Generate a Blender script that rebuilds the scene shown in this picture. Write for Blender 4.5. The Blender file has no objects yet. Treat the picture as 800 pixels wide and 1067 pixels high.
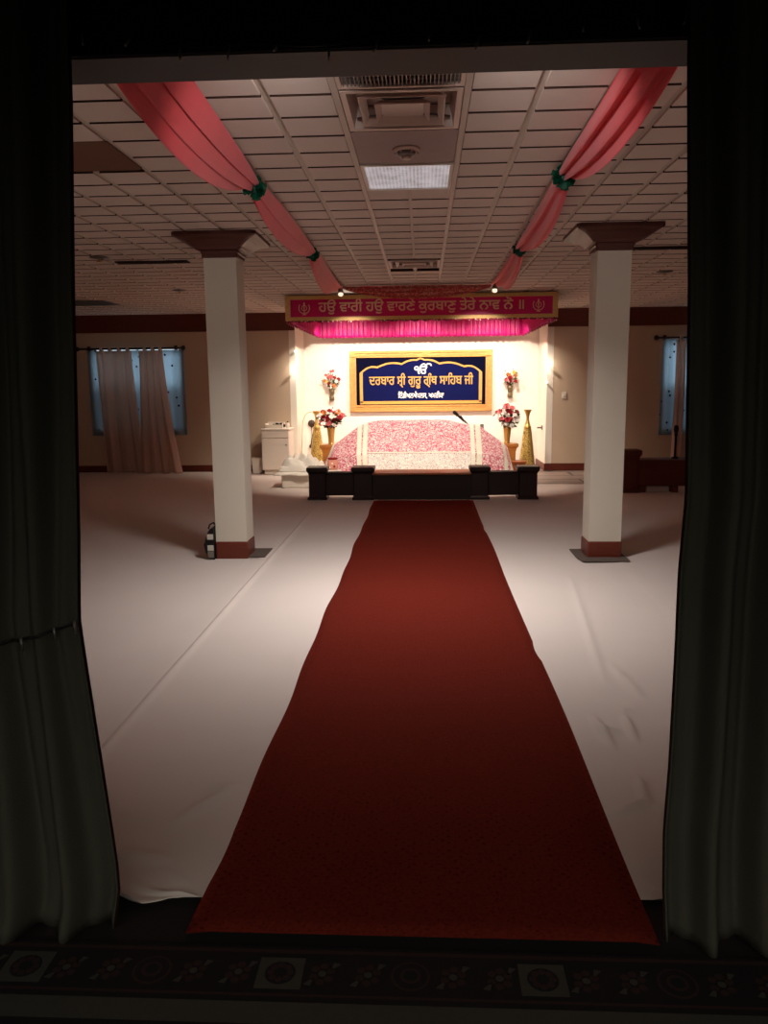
import bpy, math, random
from mathutils import Vector, Matrix, Euler
from mathutils.geometry import delaunay_2d_cdt

rnd = random.Random(7)
sc = bpy.context.scene
col = sc.collection
PI = math.pi
XC = -0.06            # centre line of the hall
ZC = 3.0              # ceiling
YW = 15.1             # back wall face
YN = 16.2             # niche back wall


# ------------------------------------------------------------------ colours and materials
def lin(c):
    return tuple((v / 12.92 if v <= .04045 else ((v + .055) / 1.055) ** 2.4) for v in (x / 255 for x in c)) + (1,)


def node_mat(name):
    m = bpy.data.materials.new(name)
    m.use_nodes = True
    nt = m.node_tree
    return m, nt, nt.nodes['Principled BSDF']


def mat(name, rgb, rough=.7, metal=0., var=.12, scale=6., bump=0., bscale=60., sheen=0., spec=.3, emit=None, estr=0., trans=None):
    """painted, woven or metal surface with soft procedural variation"""
    m, nt, p = node_mat(name)
    N, L = nt.nodes, nt.links
    c = lin(rgb)
    tc = N.new('ShaderNodeTexCoord')
    nz = N.new('ShaderNodeTexNoise')
    nz.inputs['Scale'].default_value = scale
    nz.inputs['Detail'].default_value = 4
    L.new(tc.outputs['Object'], nz.inputs['Vector'])
    mx = N.new('ShaderNodeMix'); mx.data_type = 'RGBA'
    mx.inputs[6].default_value = tuple(v * (1 - var) for v in c[:3]) + (1,)
    mx.inputs[7].default_value = tuple(min(1, v * (1 + var)) for v in c[:3]) + (1,)
    L.new(nz.outputs['Fac'], mx.inputs[0])
    L.new(mx.outputs[2], p.inputs['Base Color'])
    p.inputs['Roughness'].default_value = rough
    p.inputs['Metallic'].default_value = metal
    p.inputs['Specular IOR Level'].default_value = spec
    if sheen:
        p.inputs['Sheen Weight'].default_value = sheen
    if bump:
        b = N.new('ShaderNodeBump'); b.inputs['Strength'].default_value = bump; b.inputs['Distance'].default_value = .01
        n2 = N.new('ShaderNodeTexNoise'); n2.inputs['Scale'].default_value = bscale; n2.inputs['Detail'].default_value = 3
        L.new(tc.outputs['Object'], n2.inputs['Vector'])
        L.new(n2.outputs['Fac'], b.inputs['Height'])
        L.new(b.outputs['Normal'], p.inputs['Normal'])
    if emit:
        p.inputs['Emission Color'].default_value = lin(emit)
        p.inputs['Emission Strength'].default_value = estr
    if trans:
        tr = N.new('ShaderNodeBsdfTranslucent'); tr.inputs['Color'].default_value = c
        ms = N.new('ShaderNodeMixShader'); ms.inputs[0].default_value = trans
        out = N['Material Output']
        L.new(p.outputs[0], ms.inputs[1]); L.new(tr.outputs[0], ms.inputs[2]); L.new(ms.outputs[0], out.inputs[0])
    return m


def wood(name, rgb, rough=.4, dark=.55, sc_=(2, 14, 14)):
    m, nt, p = node_mat(name)
    N, L = nt.nodes, nt.links
    tc = N.new('ShaderNodeTexCoord'); mp = N.new('ShaderNodeMapping'); mp.inputs['Scale'].default_value = sc_
    nz = N.new('ShaderNodeTexNoise'); nz.inputs['Scale'].default_value = 3; nz.inputs['Detail'].default_value = 6
    nz.inputs['Distortion'].default_value = 1.2
    L.new(tc.outputs['Object'], mp.inputs[0]); L.new(mp.outputs[0], nz.inputs['Vector'])
    c = lin(rgb)
    mx = N.new('ShaderNodeMix'); mx.data_type = 'RGBA'
    mx.inputs[6].default_value = tuple(v * dark for v in c[:3]) + (1,); mx.inputs[7].default_value = c
    L.new(nz.outputs['Fac'], mx.inputs[0]); L.new(mx.outputs[2], p.inputs['Base Color'])
    p.inputs['Roughness'].default_value = rough
    return m


def pattern_mat(name, base, ink, scale, lo, hi, rough=.75, distort=.6, sheen=0., trans=0., feature='DISTANCE_TO_EDGE', coord='Object', spec=.2):
    """cloth with curling printed figures: ink where a warped cell edge runs"""
    m, nt, p = node_mat(name)
    N, L = nt.nodes, nt.links
    tc = N.new('ShaderNodeTexCoord')
    nz = N.new('ShaderNodeTexNoise'); nz.inputs['Scale'].default_value = scale * .8; nz.inputs['Detail'].default_value = 2
    L.new(tc.outputs[coord], nz.inputs['Vector'])
    ad = N.new('ShaderNodeMix'); ad.data_type = 'VECTOR'; ad.inputs[0].default_value = distort * .15
    L.new(tc.outputs[coord], ad.inputs[4]); L.new(nz.outputs['Color'], ad.inputs[5])
    vo = N.new('ShaderNodeTexVoronoi'); vo.feature = feature; vo.inputs['Scale'].default_value = scale
    L.new(ad.outputs[1], vo.inputs['Vector'])
    rp = N.new('ShaderNodeMapRange'); rp.inputs['From Min'].default_value = lo; rp.inputs['From Max'].default_value = hi
    L.new(vo.outputs['Distance'], rp.inputs['Value'])
    mx = N.new('ShaderNodeMix'); mx.data_type = 'RGBA'
    mx.inputs[6].default_value = lin(ink); mx.inputs[7].default_value = lin(base)
    L.new(rp.outputs[0], mx.inputs[0]); L.new(mx.outputs[2], p.inputs['Base Color'])
    p.inputs['Roughness'].default_value = rough; p.inputs['Specular IOR Level'].default_value = spec
    if sheen: p.inputs['Sheen Weight'].default_value = sheen
    return m


def plank_mat(name):
    m, nt, p = node_mat(name)
    N, L = nt.nodes, nt.links
    tc = N.new('ShaderNodeTexCoord')
    br = N.new('ShaderNodeTexBrick'); br.inputs['Scale'].default_value = 1
    br.inputs['Brick Width'].default_value = 1.8; br.inputs['Row Height'].default_value = .55; br.inputs['Mortar Size'].default_value = .022
    br.inputs['Color1'].default_value = lin((150, 128, 118)); br.inputs['Color2'].default_value = lin((128, 110, 102)); br.inputs['Mortar'].default_value = lin((40, 32, 28))
    L.new(tc.outputs['Object'], br.inputs['Vector']); L.new(br.outputs['Color'], p.inputs['Base Color'])
    p.inputs['Roughness'].default_value = .5
    return m


def carpet_mat(name):
    m, nt, p = node_mat(name)
    N, L = nt.nodes, nt.links
    tc = N.new('ShaderNodeTexCoord'); mp = N.new('ShaderNodeMapping'); mp.inputs['Rotation'].default_value = (0, 0, PI / 4)
    L.new(tc.outputs['Object'], mp.inputs[0])
    br = N.new('ShaderNodeTexVoronoi'); br.inputs['Scale'].default_value = 34; br.inputs['Randomness'].default_value = .25; br.distance = 'MANHATTAN'
    L.new(mp.outputs[0], br.inputs['Vector'])
    rp = N.new('ShaderNodeMapRange'); rp.inputs['From Min'].default_value = .32; rp.inputs['From Max'].default_value = .5
    L.new(br.outputs['Distance'], rp.inputs['Value'])
    nz = N.new('ShaderNodeTexNoise'); nz.inputs['Scale'].default_value = 90; L.new(tc.outputs['Object'], nz.inputs['Vector'])
    mu = N.new('ShaderNodeMath'); mu.operation = 'MULTIPLY'; L.new(rp.outputs[0], mu.inputs[0]); L.new(nz.outputs['Fac'], mu.inputs[1])
    mx = N.new('ShaderNodeMix'); mx.data_type = 'RGBA'
    mx.inputs[6].default_value = lin((66, 12, 10)); mx.inputs[7].default_value = lin((108, 38, 25))
    L.new(mu.outputs[0], mx.inputs[0]); L.new(mx.outputs[2], p.inputs['Base Color'])
    p.inputs['Roughness'].default_value = .95; p.inputs['Specular IOR Level'].default_value = .05
    p.inputs['Sheen Weight'].default_value = .55; p.inputs['Sheen Roughness'].default_value = .35; p.inputs['Sheen Tint'].default_value = lin((170, 60, 40))
    return m


def sparkle_mat(name, base, dot, scale, thr, trans=0.):
    m, nt, p = node_mat(name)
    N, L = nt.nodes, nt.links
    tc = N.new('ShaderNodeTexCoord'); vo = N.new('ShaderNodeTexVoronoi'); vo.inputs['Scale'].default_value = scale
    L.new(tc.outputs['Object'], vo.inputs['Vector'])
    lt = N.new('ShaderNodeMath'); lt.operation = 'LESS_THAN'; lt.inputs[1].default_value = thr; L.new(vo.outputs['Distance'], lt.inputs[0])
    mx = N.new('ShaderNodeMix'); mx.data_type = 'RGBA'; mx.inputs[6].default_value = lin(base); mx.inputs[7].default_value = lin(dot)
    L.new(lt.outputs[0], mx.inputs[0]); L.new(mx.outputs[2], p.inputs['Base Color']); p.inputs['Roughness'].default_value = .4
    if trans:
        tr = N.new('ShaderNodeBsdfTranslucent'); ms = N.new('ShaderNodeMixShader'); ms.inputs[0].default_value = trans
        L.new(mx.outputs[2], tr.inputs['Color']); L.new(p.outputs[0], ms.inputs[1]); L.new(tr.outputs[0], ms.inputs[2]); L.new(ms.outputs[0], N['Material Output'].inputs[0])
    return m


def emis(name, rgb, s):
    m = bpy.data.materials.new(name); m.use_nodes = True
    N = m.node_tree.nodes; N.clear()
    e = N.new('ShaderNodeEmission'); o = N.new('ShaderNodeOutputMaterial'); e.inputs[0].default_value = lin(rgb); e.inputs[1].default_value = s
    m.node_tree.links.new(e.outputs[0], o.inputs[0])
    return m


def lens_mat(name):
    """prismatic troffer lens, faintly glowing"""
    m, nt, p = node_mat(name)
    N, L = nt.nodes, nt.links
    tc = N.new('ShaderNodeTexCoord')
    ck = N.new('ShaderNodeTexVoronoi'); ck.inputs['Scale'].default_value = 42; ck.inputs['Randomness'].default_value = .15
    L.new(tc.outputs['Object'], ck.inputs['Vector'])
    nz = N.new('ShaderNodeTexNoise'); nz.inputs['Scale'].default_value = 9; L.new(tc.outputs['Object'], nz.inputs['Vector'])
    mu = N.new('ShaderNodeMath'); mu.operation = 'MULTIPLY'; L.new(ck.outputs['Distance'], mu.inputs[0]); L.new(nz.outputs['Fac'], mu.inputs[1])
    cr = N.new('ShaderNodeValToRGB')
    cr.color_ramp.elements[0].position = .05; cr.color_ramp.elements[0].color = lin((226, 220, 226))
    cr.color_ramp.elements[1].position = .42; cr.color_ramp.elements[1].color = lin((88, 80, 88))
    L.new(mu.outputs[0], cr.inputs[0])
    L.new(cr.outputs[0], p.inputs['Emission Color']); p.inputs['Emission Strength'].default_value = .62
    p.inputs['Base Color'].default_value = (.2, .2, .2, 1)
    return m


M = dict(
    wall=mat('hall_wall_paint', (205, 182, 158), .85, var=.04, scale=1.5, bump=.05),
    niche=mat('niche_wall_paint', (238, 228, 218), .85, var=.02, scale=1.2, bump=.04),
    jamb=mat('niche_edge_paint', (240, 232, 218), .7, var=.02),
    tile=mat('ceiling_tile', (212, 194, 184), .95, var=.10, scale=1.1, bump=.12, bscale=120),
    tilegap=mat('ceiling_gap_dark', (58, 34, 26), .9),
    tee=mat('ceiling_tee_metal', (190, 172, 160), .5),
    wood=wood('redwood_trim', (112, 42, 22), .42),
    wood_dk=wood('dark_walnut', (40, 16, 12), .45),
    wood_cap=wood('cap_wood', (88, 34, 20), .45),
    oak=wood('golden_oak', (206, 140, 66), .38, .72),
    ledge=wood('ledge_lit_wood', (186, 116, 66), .4, .75),  # tan tone carries the light falling on the top of the railing
    sheet=mat('white_floor_sheet', (206, 192, 184), .92, var=.03, scale=2, bump=.10, bscale=7, spec=.1),
    col=mat('column_paint', (206, 196, 180), .7, var=.03, scale=2),
    black=mat('matte_black', (14, 12, 12), .6),
    metal=mat('grey_metal', (120, 112, 108), .4, .6),
    duct=mat('diffuser_enamel', (205, 180, 168), .4, var=.04),
    gold=mat('gold_frame', (212, 158, 92), .38, .35, var=.25, scale=14, bump=.5, bscale=50),
    goldthread=mat('gold_thread', (232, 190, 124), .5, .1, var=.2, scale=40, bump=.2, bscale=160),
    brass=mat('brass', (204, 168, 92), .3, .55, var=.25, scale=26, bump=.3, bscale=60),
    brass_dk=pattern_mat('brass_diamond', (206, 172, 96), (120, 94, 42), 26, .02, .12, .32, .2),
    white=mat('white_enamel', (226, 214, 200), .55, var=.03),
    white_cloth=mat('white_cotton', (236, 228, 216), .9, var=.03, bump=.2, bscale=14),
    magenta=mat('magenta_satin', (206, 0, 124), .42, var=.10, scale=10, sheen=.3, spec=.5, trans=.5),
    fringe=mat('fuchsia_fringe', (190, 0, 108), .42, var=.45, scale=24, spec=.5),
    navy=mat('navy_board', (8, 9, 34), .8, var=.1, spec=.04),
    navy_in=mat('navy_panel', (15, 19, 66), .8, var=.08, spec=.04),
    gold_flat=mat('gold_lettering', (200, 152, 78), .45, .1, var=.08),
    white_flat=mat('white_lettering', (238, 236, 236), .5, var=.02),
    thread_text=mat('pale_gold_embroidery', (250, 205, 176), .5, var=.2, scale=60),
    carpet=carpet_mat('red_carpet_diamond'),
    rumala=pattern_mat('pink_brocade', (250, 226, 224), (210, 80, 110), 20, .045, .16, .7, 1.0),
    rumala_lit=pattern_mat('lit_brocade', (254, 250, 240), (186, 130, 150), 22, .015, .06, .7, 1.0),  # paler copy of the brocade: strong light on the front put into its colour
    cream=mat('cream_trim', (252, 246, 226), .6, var=.08, scale=30, bump=.3, bscale=90),
    swag=mat('coral_swag_fabric', (238, 62, 76), .6, var=.12, scale=4, sheen=.3, trans=.2),
    sheer_red=pattern_mat('sheer_red_lace', (226, 104, 98), (244, 188, 170), 14, .02, .07, .7, .5),
    green=mat('green_tinsel', (6, 78, 56), .45, var=.5, scale=30),
    curtain=mat('door_curtain_cloth', (70, 68, 58), .95, var=.1, scale=5, bump=.2, bscale=120, spec=.1),
    curtain_in=mat('door_curtain_lining', (64, 34, 28), .95, var=.1, spec=.1),
    header=wood('door_header_wood', (44, 29, 24), .55),
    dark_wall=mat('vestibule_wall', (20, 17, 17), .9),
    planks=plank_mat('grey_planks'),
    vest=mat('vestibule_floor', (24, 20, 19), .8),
    drape=mat('window_drape', (238, 214, 200), .9, var=.05, trans=.62),
    sheer=mat('window_sheer', (196, 208, 214), .9, var=.05, trans=.6),
    daylight=mat('dusk_glass', (120, 140, 150), .2, emit=(186, 204, 214), estr=2.6),
    dimglass=mat('faint_glass', (120, 130, 136), .3, emit=(176, 192, 202), estr=.6),  # lower pane, given a weaker glow than the upper one
    leaf=mat('leaf_green', (58, 72, 34), .6, var=.4, scale=20),
    pink=mat('petal_pink', (214, 110, 112), .6, var=.2, scale=30),
    red=mat('petal_red', (150, 20, 34), .6, var=.2, scale=30),
    petal_white=mat('petal_white', (246, 240, 232), .6, var=.05),
    petal_yellow=mat('petal_yellow', (226, 196, 100), .6, var=.1),
    petal_orange=mat('petal_orange', (216, 130, 70), .6, var=.1),
    vasegrey=mat('bronze_cone', (112, 96, 72), .4, .5, var=.3, scale=30, bump=.5),
    mat_grey=mat('rubber_mat', (92, 80, 72), .9),
    bulbglass=emis('lit_bulb', (255, 236, 206), 6),
    bulbdim=mat('frosted_bulb', (226, 206, 190), .3, emit=(255, 226, 200), estr=1.2),
    led=emis('led_point', (255, 238, 210), 3.5),
    lens=lens_mat('troffer_lens'),
    panelglow=mat('glowing_patch', (220, 206, 190), .4, emit=(255, 236, 214), estr=.35),
    stained=mat('brown_panel', (112, 76, 56), .8, var=.06),
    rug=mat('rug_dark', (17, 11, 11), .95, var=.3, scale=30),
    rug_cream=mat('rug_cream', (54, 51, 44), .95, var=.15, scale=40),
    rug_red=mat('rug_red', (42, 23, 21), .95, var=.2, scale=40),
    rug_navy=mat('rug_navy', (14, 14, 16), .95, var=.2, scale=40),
    jar=mat('pink_jar', (224, 150, 130), .25, var=.15, scale=30),
    pale=mat('pale_webbing', (190, 184, 172), .8),
    greyweb=mat('grey_webbing', (116, 108, 98), .8),
    sequin=sparkle_mat('sequin_braid', (150, 20, 60), (246, 222, 190), 26, .30),
    dotted=sparkle_mat('dotted_sheer', (186, 198, 206), (20, 18, 24), 7.0, .15, .75),
    wire=mat('dark_wire', (30, 28, 26), .5),
)


# ------------------------------------------------------------------ mesh builder
class MB:
    def __init__(s):
        s.v = []; s.f = []; s.mi = []; s.sm = []

    def add(s, vs, fs, mi=0, smooth=False):
        o = len(s.v)
        s.v += [tuple(p) for p in vs]
        for f in fs:
            s.f.append([i + o for i in f]); s.mi.append(mi); s.sm.append(smooth)
        return s

    def box(s, x0, x1, y0, y1, z0, z1, mi=0):
        return s.add([(x0, y0, z0), (x1, y0, z0), (x1, y1, z0), (x0, y1, z0), (x0, y0, z1), (x1, y0, z1), (x1, y1, z1), (x0, y1, z1)],
                     [(0, 3, 2, 1), (4, 5, 6, 7), (0, 1, 5, 4), (1, 2, 6, 5), (2, 3, 7, 6), (3, 0, 4, 7)], mi)

    def bbox(s, x0, x1, y0, y1, z0, z1, b=.01, mi=0):
        """box with chamfered edges"""
        return s.rings([(-b, 0), (0, b), (0, z1 - z0 - b), (-b, z1 - z0)], (x0 + x1) / 2, (y0 + y1) / 2, (x1 - x0) / 2, (y1 - y0) / 2, z0, mi)

    def rings(s, prof, cx, cy, hx, hy, z0=0, mi=0, cap=True):
        """square lathe: prof = [(offset, z)] added to the half sizes; corners chamfered"""
        vs = []; fs = []; ch = .08
        k = 8
        for off, z in prof:
            a, b = hx + off, hy + off
            c = min(a, b) * ch
            vs += [(cx + x, cy + y, z0 + z) for x, y in ((-a + c, -b), (a - c, -b), (a, -b + c), (a, b - c), (a - c, b), (-a + c, b), (-a, b - c), (-a, -b + c))]
        for i in range(len(prof) - 1):
            for j in range(k):
                fs.append((i * k + j, i * k + (j + 1) % k, (i + 1) * k + (j + 1) % k, (i + 1) * k + j))
        if cap:
            fs.append(tuple(range(k - 1, -1, -1))); fs.append(tuple((len(prof) - 1) * k + j for j in range(k)))
        return s.add(vs, fs, mi)

    def lathe(s, prof, c=(0, 0, 0), seg=24, mi=0, smooth=True, cap=True, mtx=None):
        vs = []; fs = []; n = len(prof)
        for r, z in prof:
            for j in range(seg):
                a = 2 * PI * j / seg
                p = Vector((r * math.cos(a), r * math.sin(a), z))
                if mtx: p = mtx @ p
                vs.append((c[0] + p[0], c[1] + p[1], c[2] + p[2]))
        for i in range(n - 1):
            for j in range(seg):
                fs.append((i * seg + j, i * seg + (j + 1) % seg, (i + 1) * seg + (j + 1) % seg, (i + 1) * seg + j))
        if cap:
            fs.append(tuple(range(seg - 1, -1, -1))); fs.append(tuple((n - 1) * seg + j for j in range(seg)))
        return s.add(vs, fs, mi, smooth)

    def tube(s, pts, r, seg=8, mi=0, r2=None):
        vs = []; fs = []; n = len(pts)
        pts = [Vector(p) for p in pts]
        for i, p in enumerate(pts):
            t = (pts[min(i + 1, n - 1)] - pts[max(i - 1, 0)]).normalized()
            u = t.cross(Vector((0, 0, 1)))
            if u.length < .05: u = t.cross(Vector((1, 0, 0)))
            u.normalize(); w = t.cross(u)
            rr = r if r2 is None else r + (r2 - r) * i / (n - 1)
            for j in range(seg):
                a = 2 * PI * j / seg
                vs.append(p + (u * math.cos(a) + w * math.sin(a)) * rr)
        for i in range(n - 1):
            for j in range(seg):
                fs.append((i * seg + j, (i + 1) * seg + j, (i + 1) * seg + (j + 1) % seg, i * seg + (j + 1) % seg))
        fs.append(tuple(range(seg))); fs.append(tuple((n - 1) * seg + j for j in range(seg - 1, -1, -1)))
        return s.add(vs, fs, mi, True)

    def ball(s, c, r, mi=0, seg=10, rz=None, squash=(1, 1, 1)):
        n = max(4, seg // 2 + 1)
        return s.lathe([(max(1e-4, r * math.sin(PI * i / n)), -r * math.cos(PI * i / n) * squash[2]) for i in range(n + 1)], c, seg, mi, True, False)

    def grid(s, fn, nu, nv, mi=0, smooth=True, mfn=None):
        vs = [fn(i / nu, j / nv) for i in range(nu + 1) for j in range(nv + 1)]
        o = len(s.v); s.v += [tuple(p) for p in vs]
        for i in range(nu):
            for j in range(nv):
                a = i * (nv + 1) + j
                s.f.append([o + a, o + a + nv + 1, o + a + nv + 2, o + a + 1]); s.sm.append(smooth)
                s.mi.append(mfn((i + .5) / nu, (j + .5) / nv) if mfn else mi)
        return s

    def build(s, name, mats, parent=None, solid=0, loc=None):
        me = bpy.data.meshes.new(name)
        me.from_pydata(s.v, [], s.f)
        for m in (mats if isinstance(mats, (list, tuple)) else [mats]): me.materials.append(m)
        me.polygons.foreach_set('material_index', s.mi); me.polygons.foreach_set('use_smooth', s.sm)
        me.update()
        o = bpy.data.objects.new(name, me); col.objects.link(o)
        if loc: o.location = loc
        if parent:
            o.parent = parent
            # meshes are written in world coordinates: undo the parent's place
            o.matrix_parent_inverse = Matrix.Translation(-Vector(parent_loc(parent)))
        if solid:
            md = o.modifiers.new('thickness', 'SOLIDIFY'); md.thickness = solid; md.offset = 0
        return o


def parent_loc(p):
    v = Vector(p.location)
    q = p.parent
    while q is not None:
        # a mesh parent written in world coordinates sits at the world origin
        if q.type == 'EMPTY': v = v - v
        q = q.parent
    return v if p.type == 'EMPTY' else Vector((0, 0, 0))


def tag(o, label=None, cat=None, group=None, kind=None):
    if label: o['label'] = label
    if cat: o['category'] = cat
    if group: o['group'] = group
    if kind: o['kind'] = kind
    return o


def thing(name, loc, label, cat, group=None):
    o = bpy.data.objects.new(name, None); col.objects.link(o); o.location = loc; o.empty_display_size = .1
    return tag(o, label, cat, group)


def struct(o):
    o['kind'] = 'structure'; return o


# ------------------------------------------------------------------ lettering
def glyph_tris(text, size=1.0):
    """outline of a line of writing as flat triangles (non-zero winding), with its x range"""
    cu = bpy.data.curves.new('writing', 'FONT'); cu.body = text; cu.size = size; cu.resolution_u = 3
    ob = bpy.data.objects.new('writing', cu); col.objects.link(ob)
    dg = bpy.context.evaluated_depsgraph_get(); dg.update()
    cc = ob.evaluated_get(dg).to_curve(dg)
    polys = []
    for sp in cc.splines:
        pts = []
        if sp.type == 'BEZIER':
            bp = sp.bezier_points; n = len(bp)
            for i in range(n):
                a, b = bp[i], bp[(i + 1) % n]
                p0, p1, p2, p3 = a.co.xy, a.handle_right.xy, b.handle_left.xy, b.co.xy
                straight = abs((p1 - p0).cross(p3 - p0)) < 1e-6 * size and abs((p2 - p0).cross(p3 - p0)) < 1e-6 * size
                k = 1 if straight else 4
                for q in range(k):
                    t = q / k; u = 1 - t
                    pts.append(p0 * u ** 3 + p1 * 3 * u * u * t + p2 * 3 * u * t * t + p3 * t ** 3)
        else:
            pts = [Vector(p.co[:2]) for p in sp.points]
        if len(pts) > 2: polys.append(pts)
    ob.to_curve_clear() if hasattr(ob, 'to_curve_clear') else None
    bpy.data.objects.remove(ob); bpy.data.curves.remove(cu)
    return polys


def fill(polys):
    """triangulate overlapping outlines; keep what has a non-zero winding"""
    # split into clusters that overlap in x, so each triangulation stays small
    items = sorted(((min(p.x for p in P), max(p.x for p in P), P) for P in polys), key=lambda t: t[0])
    groups = []
    for a, b, P in items:
        if groups and a <= groups[-1][0]:
            groups[-1][0] = max(groups[-1][0], b); groups[-1][1].append(P)
        else: groups.append([b, [P]])
    V = []; F = []
    for _, Ps in groups:
        vs = []; es = []
        for P in Ps:
            o = len(vs); vs += [Vector(p) for p in P]; es += [(o + i, o + (i + 1) % len(P)) for i in range(len(P))]
        r = delaunay_2d_cdt(vs, es, [], 0, 1e-6)
        ov, of = r[0], r[2]
        o = len(V); V += [(p.x, p.y) for p in ov]
        for f in of:
            c = sum((ov[i] for i in f), Vector((0, 0))) / len(f)
            w = 0
            for P in Ps:
                n = len(P)
                for i in range(n):
                    a, b = P[i], P[(i + 1) % n]
                    if (a.y <= c.y) != (b.y <= c.y):
                        x = a.x + (c.y - a.y) / (b.y - a.y) * (b.x - a.x)
                        if x > c.x: w += 1 if b.y > a.y else -1
            if w: F.append([o + i for i in f])
    return V, F


def stroke(pts, w):
    """outline polygon of a thick pen stroke"""
    L_, R_ = [], []
    pts = [Vector(p) for p in pts]
    for i, p in enumerate(pts):
        t = (pts[min(i + 1, len(pts) - 1)] - pts[max(i - 1, 0)]).normalized(); n = Vector((-t.y, t.x)) * w / 2
        L_.append(p + n); R_.append(p - n)
    return L_ + R_[::-1]


def width_of(text):
    P = glyph_tris(text)
    return max(p.x for q in P for p in q)


def writing(mb, polys, x0, x1, y, zbase, mi=0, bold=0., h=None):
    """set outlines between x0 and x1 on a wall facing -y; zbase is the height of the base line"""
    a = min(p.x for q in polys for p in q); b = max(p.x for q in polys for p in q)
    s = (x1 - x0) / (b - a); sy = h if h else s
    V, F = fill(polys)
    for k, (dx, dz) in enumerate([(0, 0)] + ([(bold, 0), (-bold, 0), (0, bold), (0, -bold)] if bold else [])):
        mb.add([(x0 + (px - a) * s + dx, y - .0004 * k, zbase + py * sy + dz) for px, py in V], F, mi)


# ------------------------------------------------------------------ camera
cam = bpy.data.cameras.new('camera'); co = bpy.data.objects.new('camera', cam); col.objects.link(co)
cam.sensor_fit = 'HORIZONTAL'; cam.sensor_width = 36; cam.lens = 820 / 800 * 36
cam.clip_start = .05
co.location = (0, 0, 1.65)
yaw, pitch, roll = math.radians(2.9215), math.radians(9.217), math.radians(.6)
Rm = Matrix.Rotation(yaw, 4, 'Z') @ Matrix.Rotation(PI / 2 - pitch, 4, 'X') @ Matrix.Rotation(-roll, 4, 'Z')
co.rotation_euler = Rm.to_euler()
sc.camera = co
sc.view_settings.view_transform = 'Standard'
sc.view_settings.look = 'None'
sc.view_settings.exposure = 0
sc.view_settings.gamma = 1
sc.cycles.max_bounces = 8
sc.cycles.diffuse_bounces = 5
sc.cycles.sample_clamp_indirect = 4

# ------------------------------------------------------------------ room shell
XL, XR = -8.2, 8.2
b = MB(); b.box(XL, XR, 2.36, 16.4, -.1, -.012); struct(b.build('floor', M['planks']))
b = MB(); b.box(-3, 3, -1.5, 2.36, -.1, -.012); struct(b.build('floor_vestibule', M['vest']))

# ceiling: lay-in tiles hung below a dark void, fixture bays left open
b = MB()
xs = [-.41, -.095, .21]
x = .21 + .335
while x < XR + .3: xs.append(x); x += .335
x = -.41 - .335
while x > XL - .3: xs.insert(0, x); x -= .335
y0 = 3.946 - .312 * 5
nrow = int((16.4 - y0) / .312) + 1


def open_bay(cx, cy):
    if -.41 < cx < .21:
        if 3.58 < cy < 5.83 or 9.0 < cy < 9.72: return True
    return False


for i in range(len(xs) - 1):
    for r in range(nrow):
        a, c = xs[i], xs[i + 1]; d0 = y0 + r * .312; d1 = d0 + .312
        cx, cy = (a + c) / 2, (d0 + d1) / 2
        if open_bay(cx, cy) or (-2.45 < cx < -1.75 and 4.5 < cy < 5.2): continue
        g = .024
        if -.42 < cx < .22: gx = .012
        else: gx = .020
        b.add([(a + gx, d0 + g, ZC), (c - gx, d0 + g, ZC), (c - gx, d1 - g * .3, ZC), (a + gx, d1 - g * .3, ZC),
               (a + gx, d0 + g, ZC + .03), (c - gx, d0 + g, ZC + .03), (c - gx, d1 - g * .3, ZC + .03), (a + gx, d1 - g * .3, ZC + .03)],
              [(0, 3, 2, 1)], 0)
        n_ = len(b.v) - 8
        for q in ((0, 1, 5, 4), (2, 3, 7, 6)): b.f.append([n_ + i for i in q]); b.mi.append(1); b.sm.append(False)  # row edges coloured dark to stand in for shade in the reveals
        for q in ((1, 2, 6, 5), (3, 0, 4, 7)): b.f.append([n_ + i for i in q]); b.mi.append(0); b.sm.append(False)
        # lighter runner strips at the column joints
    for xj in (xs[i],):
        if not -.43 < xj < .23 or abs(xj + .095) < .01:
            for (s0, s1) in (((y0, 3.6), (5.85, 8.98), (9.74, 16.3)) if abs(xj + .095) < .01 else ((y0, 16.3),)):
                b.add([(xj - .024, s0, ZC + .012), (xj + .024, s0, ZC + .012), (xj + .024, s1, ZC + .012), (xj - .024, s1, ZC + .012)], [(0, 3, 2, 1)], 2)
b.box(XL, XR, 2.36, 16.4, ZC + .16, ZC + .26, 1)
# dark joint plane, open above the fixture bays
for X0, X1, Y0, Y1 in ((XL, -.41, 2.36, 16.4), (.21, XR, 2.36, 16.4), (-.41, .21, 2.36, 3.6), (-.41, .21, 5.84, 9.0), (-.41, .21, 9.72, 16.4)):
    b.add([(X0, Y0, ZC + .028), (X1, Y0, ZC + .028), (X1, Y1, ZC + .028), (X0, Y1, ZC + .028)], [(0, 3, 2, 1)], 1)
for xt in (-.41, .21):
    b.box(xt - .016, xt + .016, 2.4, 12.0, ZC - .006, ZC + .03, 2)
struct(b.build('ceiling', [M['tile'], M['tilegap'], M['tee']]))

JL, JR = -2.42, 2.31
def wall(name, boxes, m):
    b = MB()
    for q in boxes: b.box(*q)
    return struct(b.build(name, m))


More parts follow.
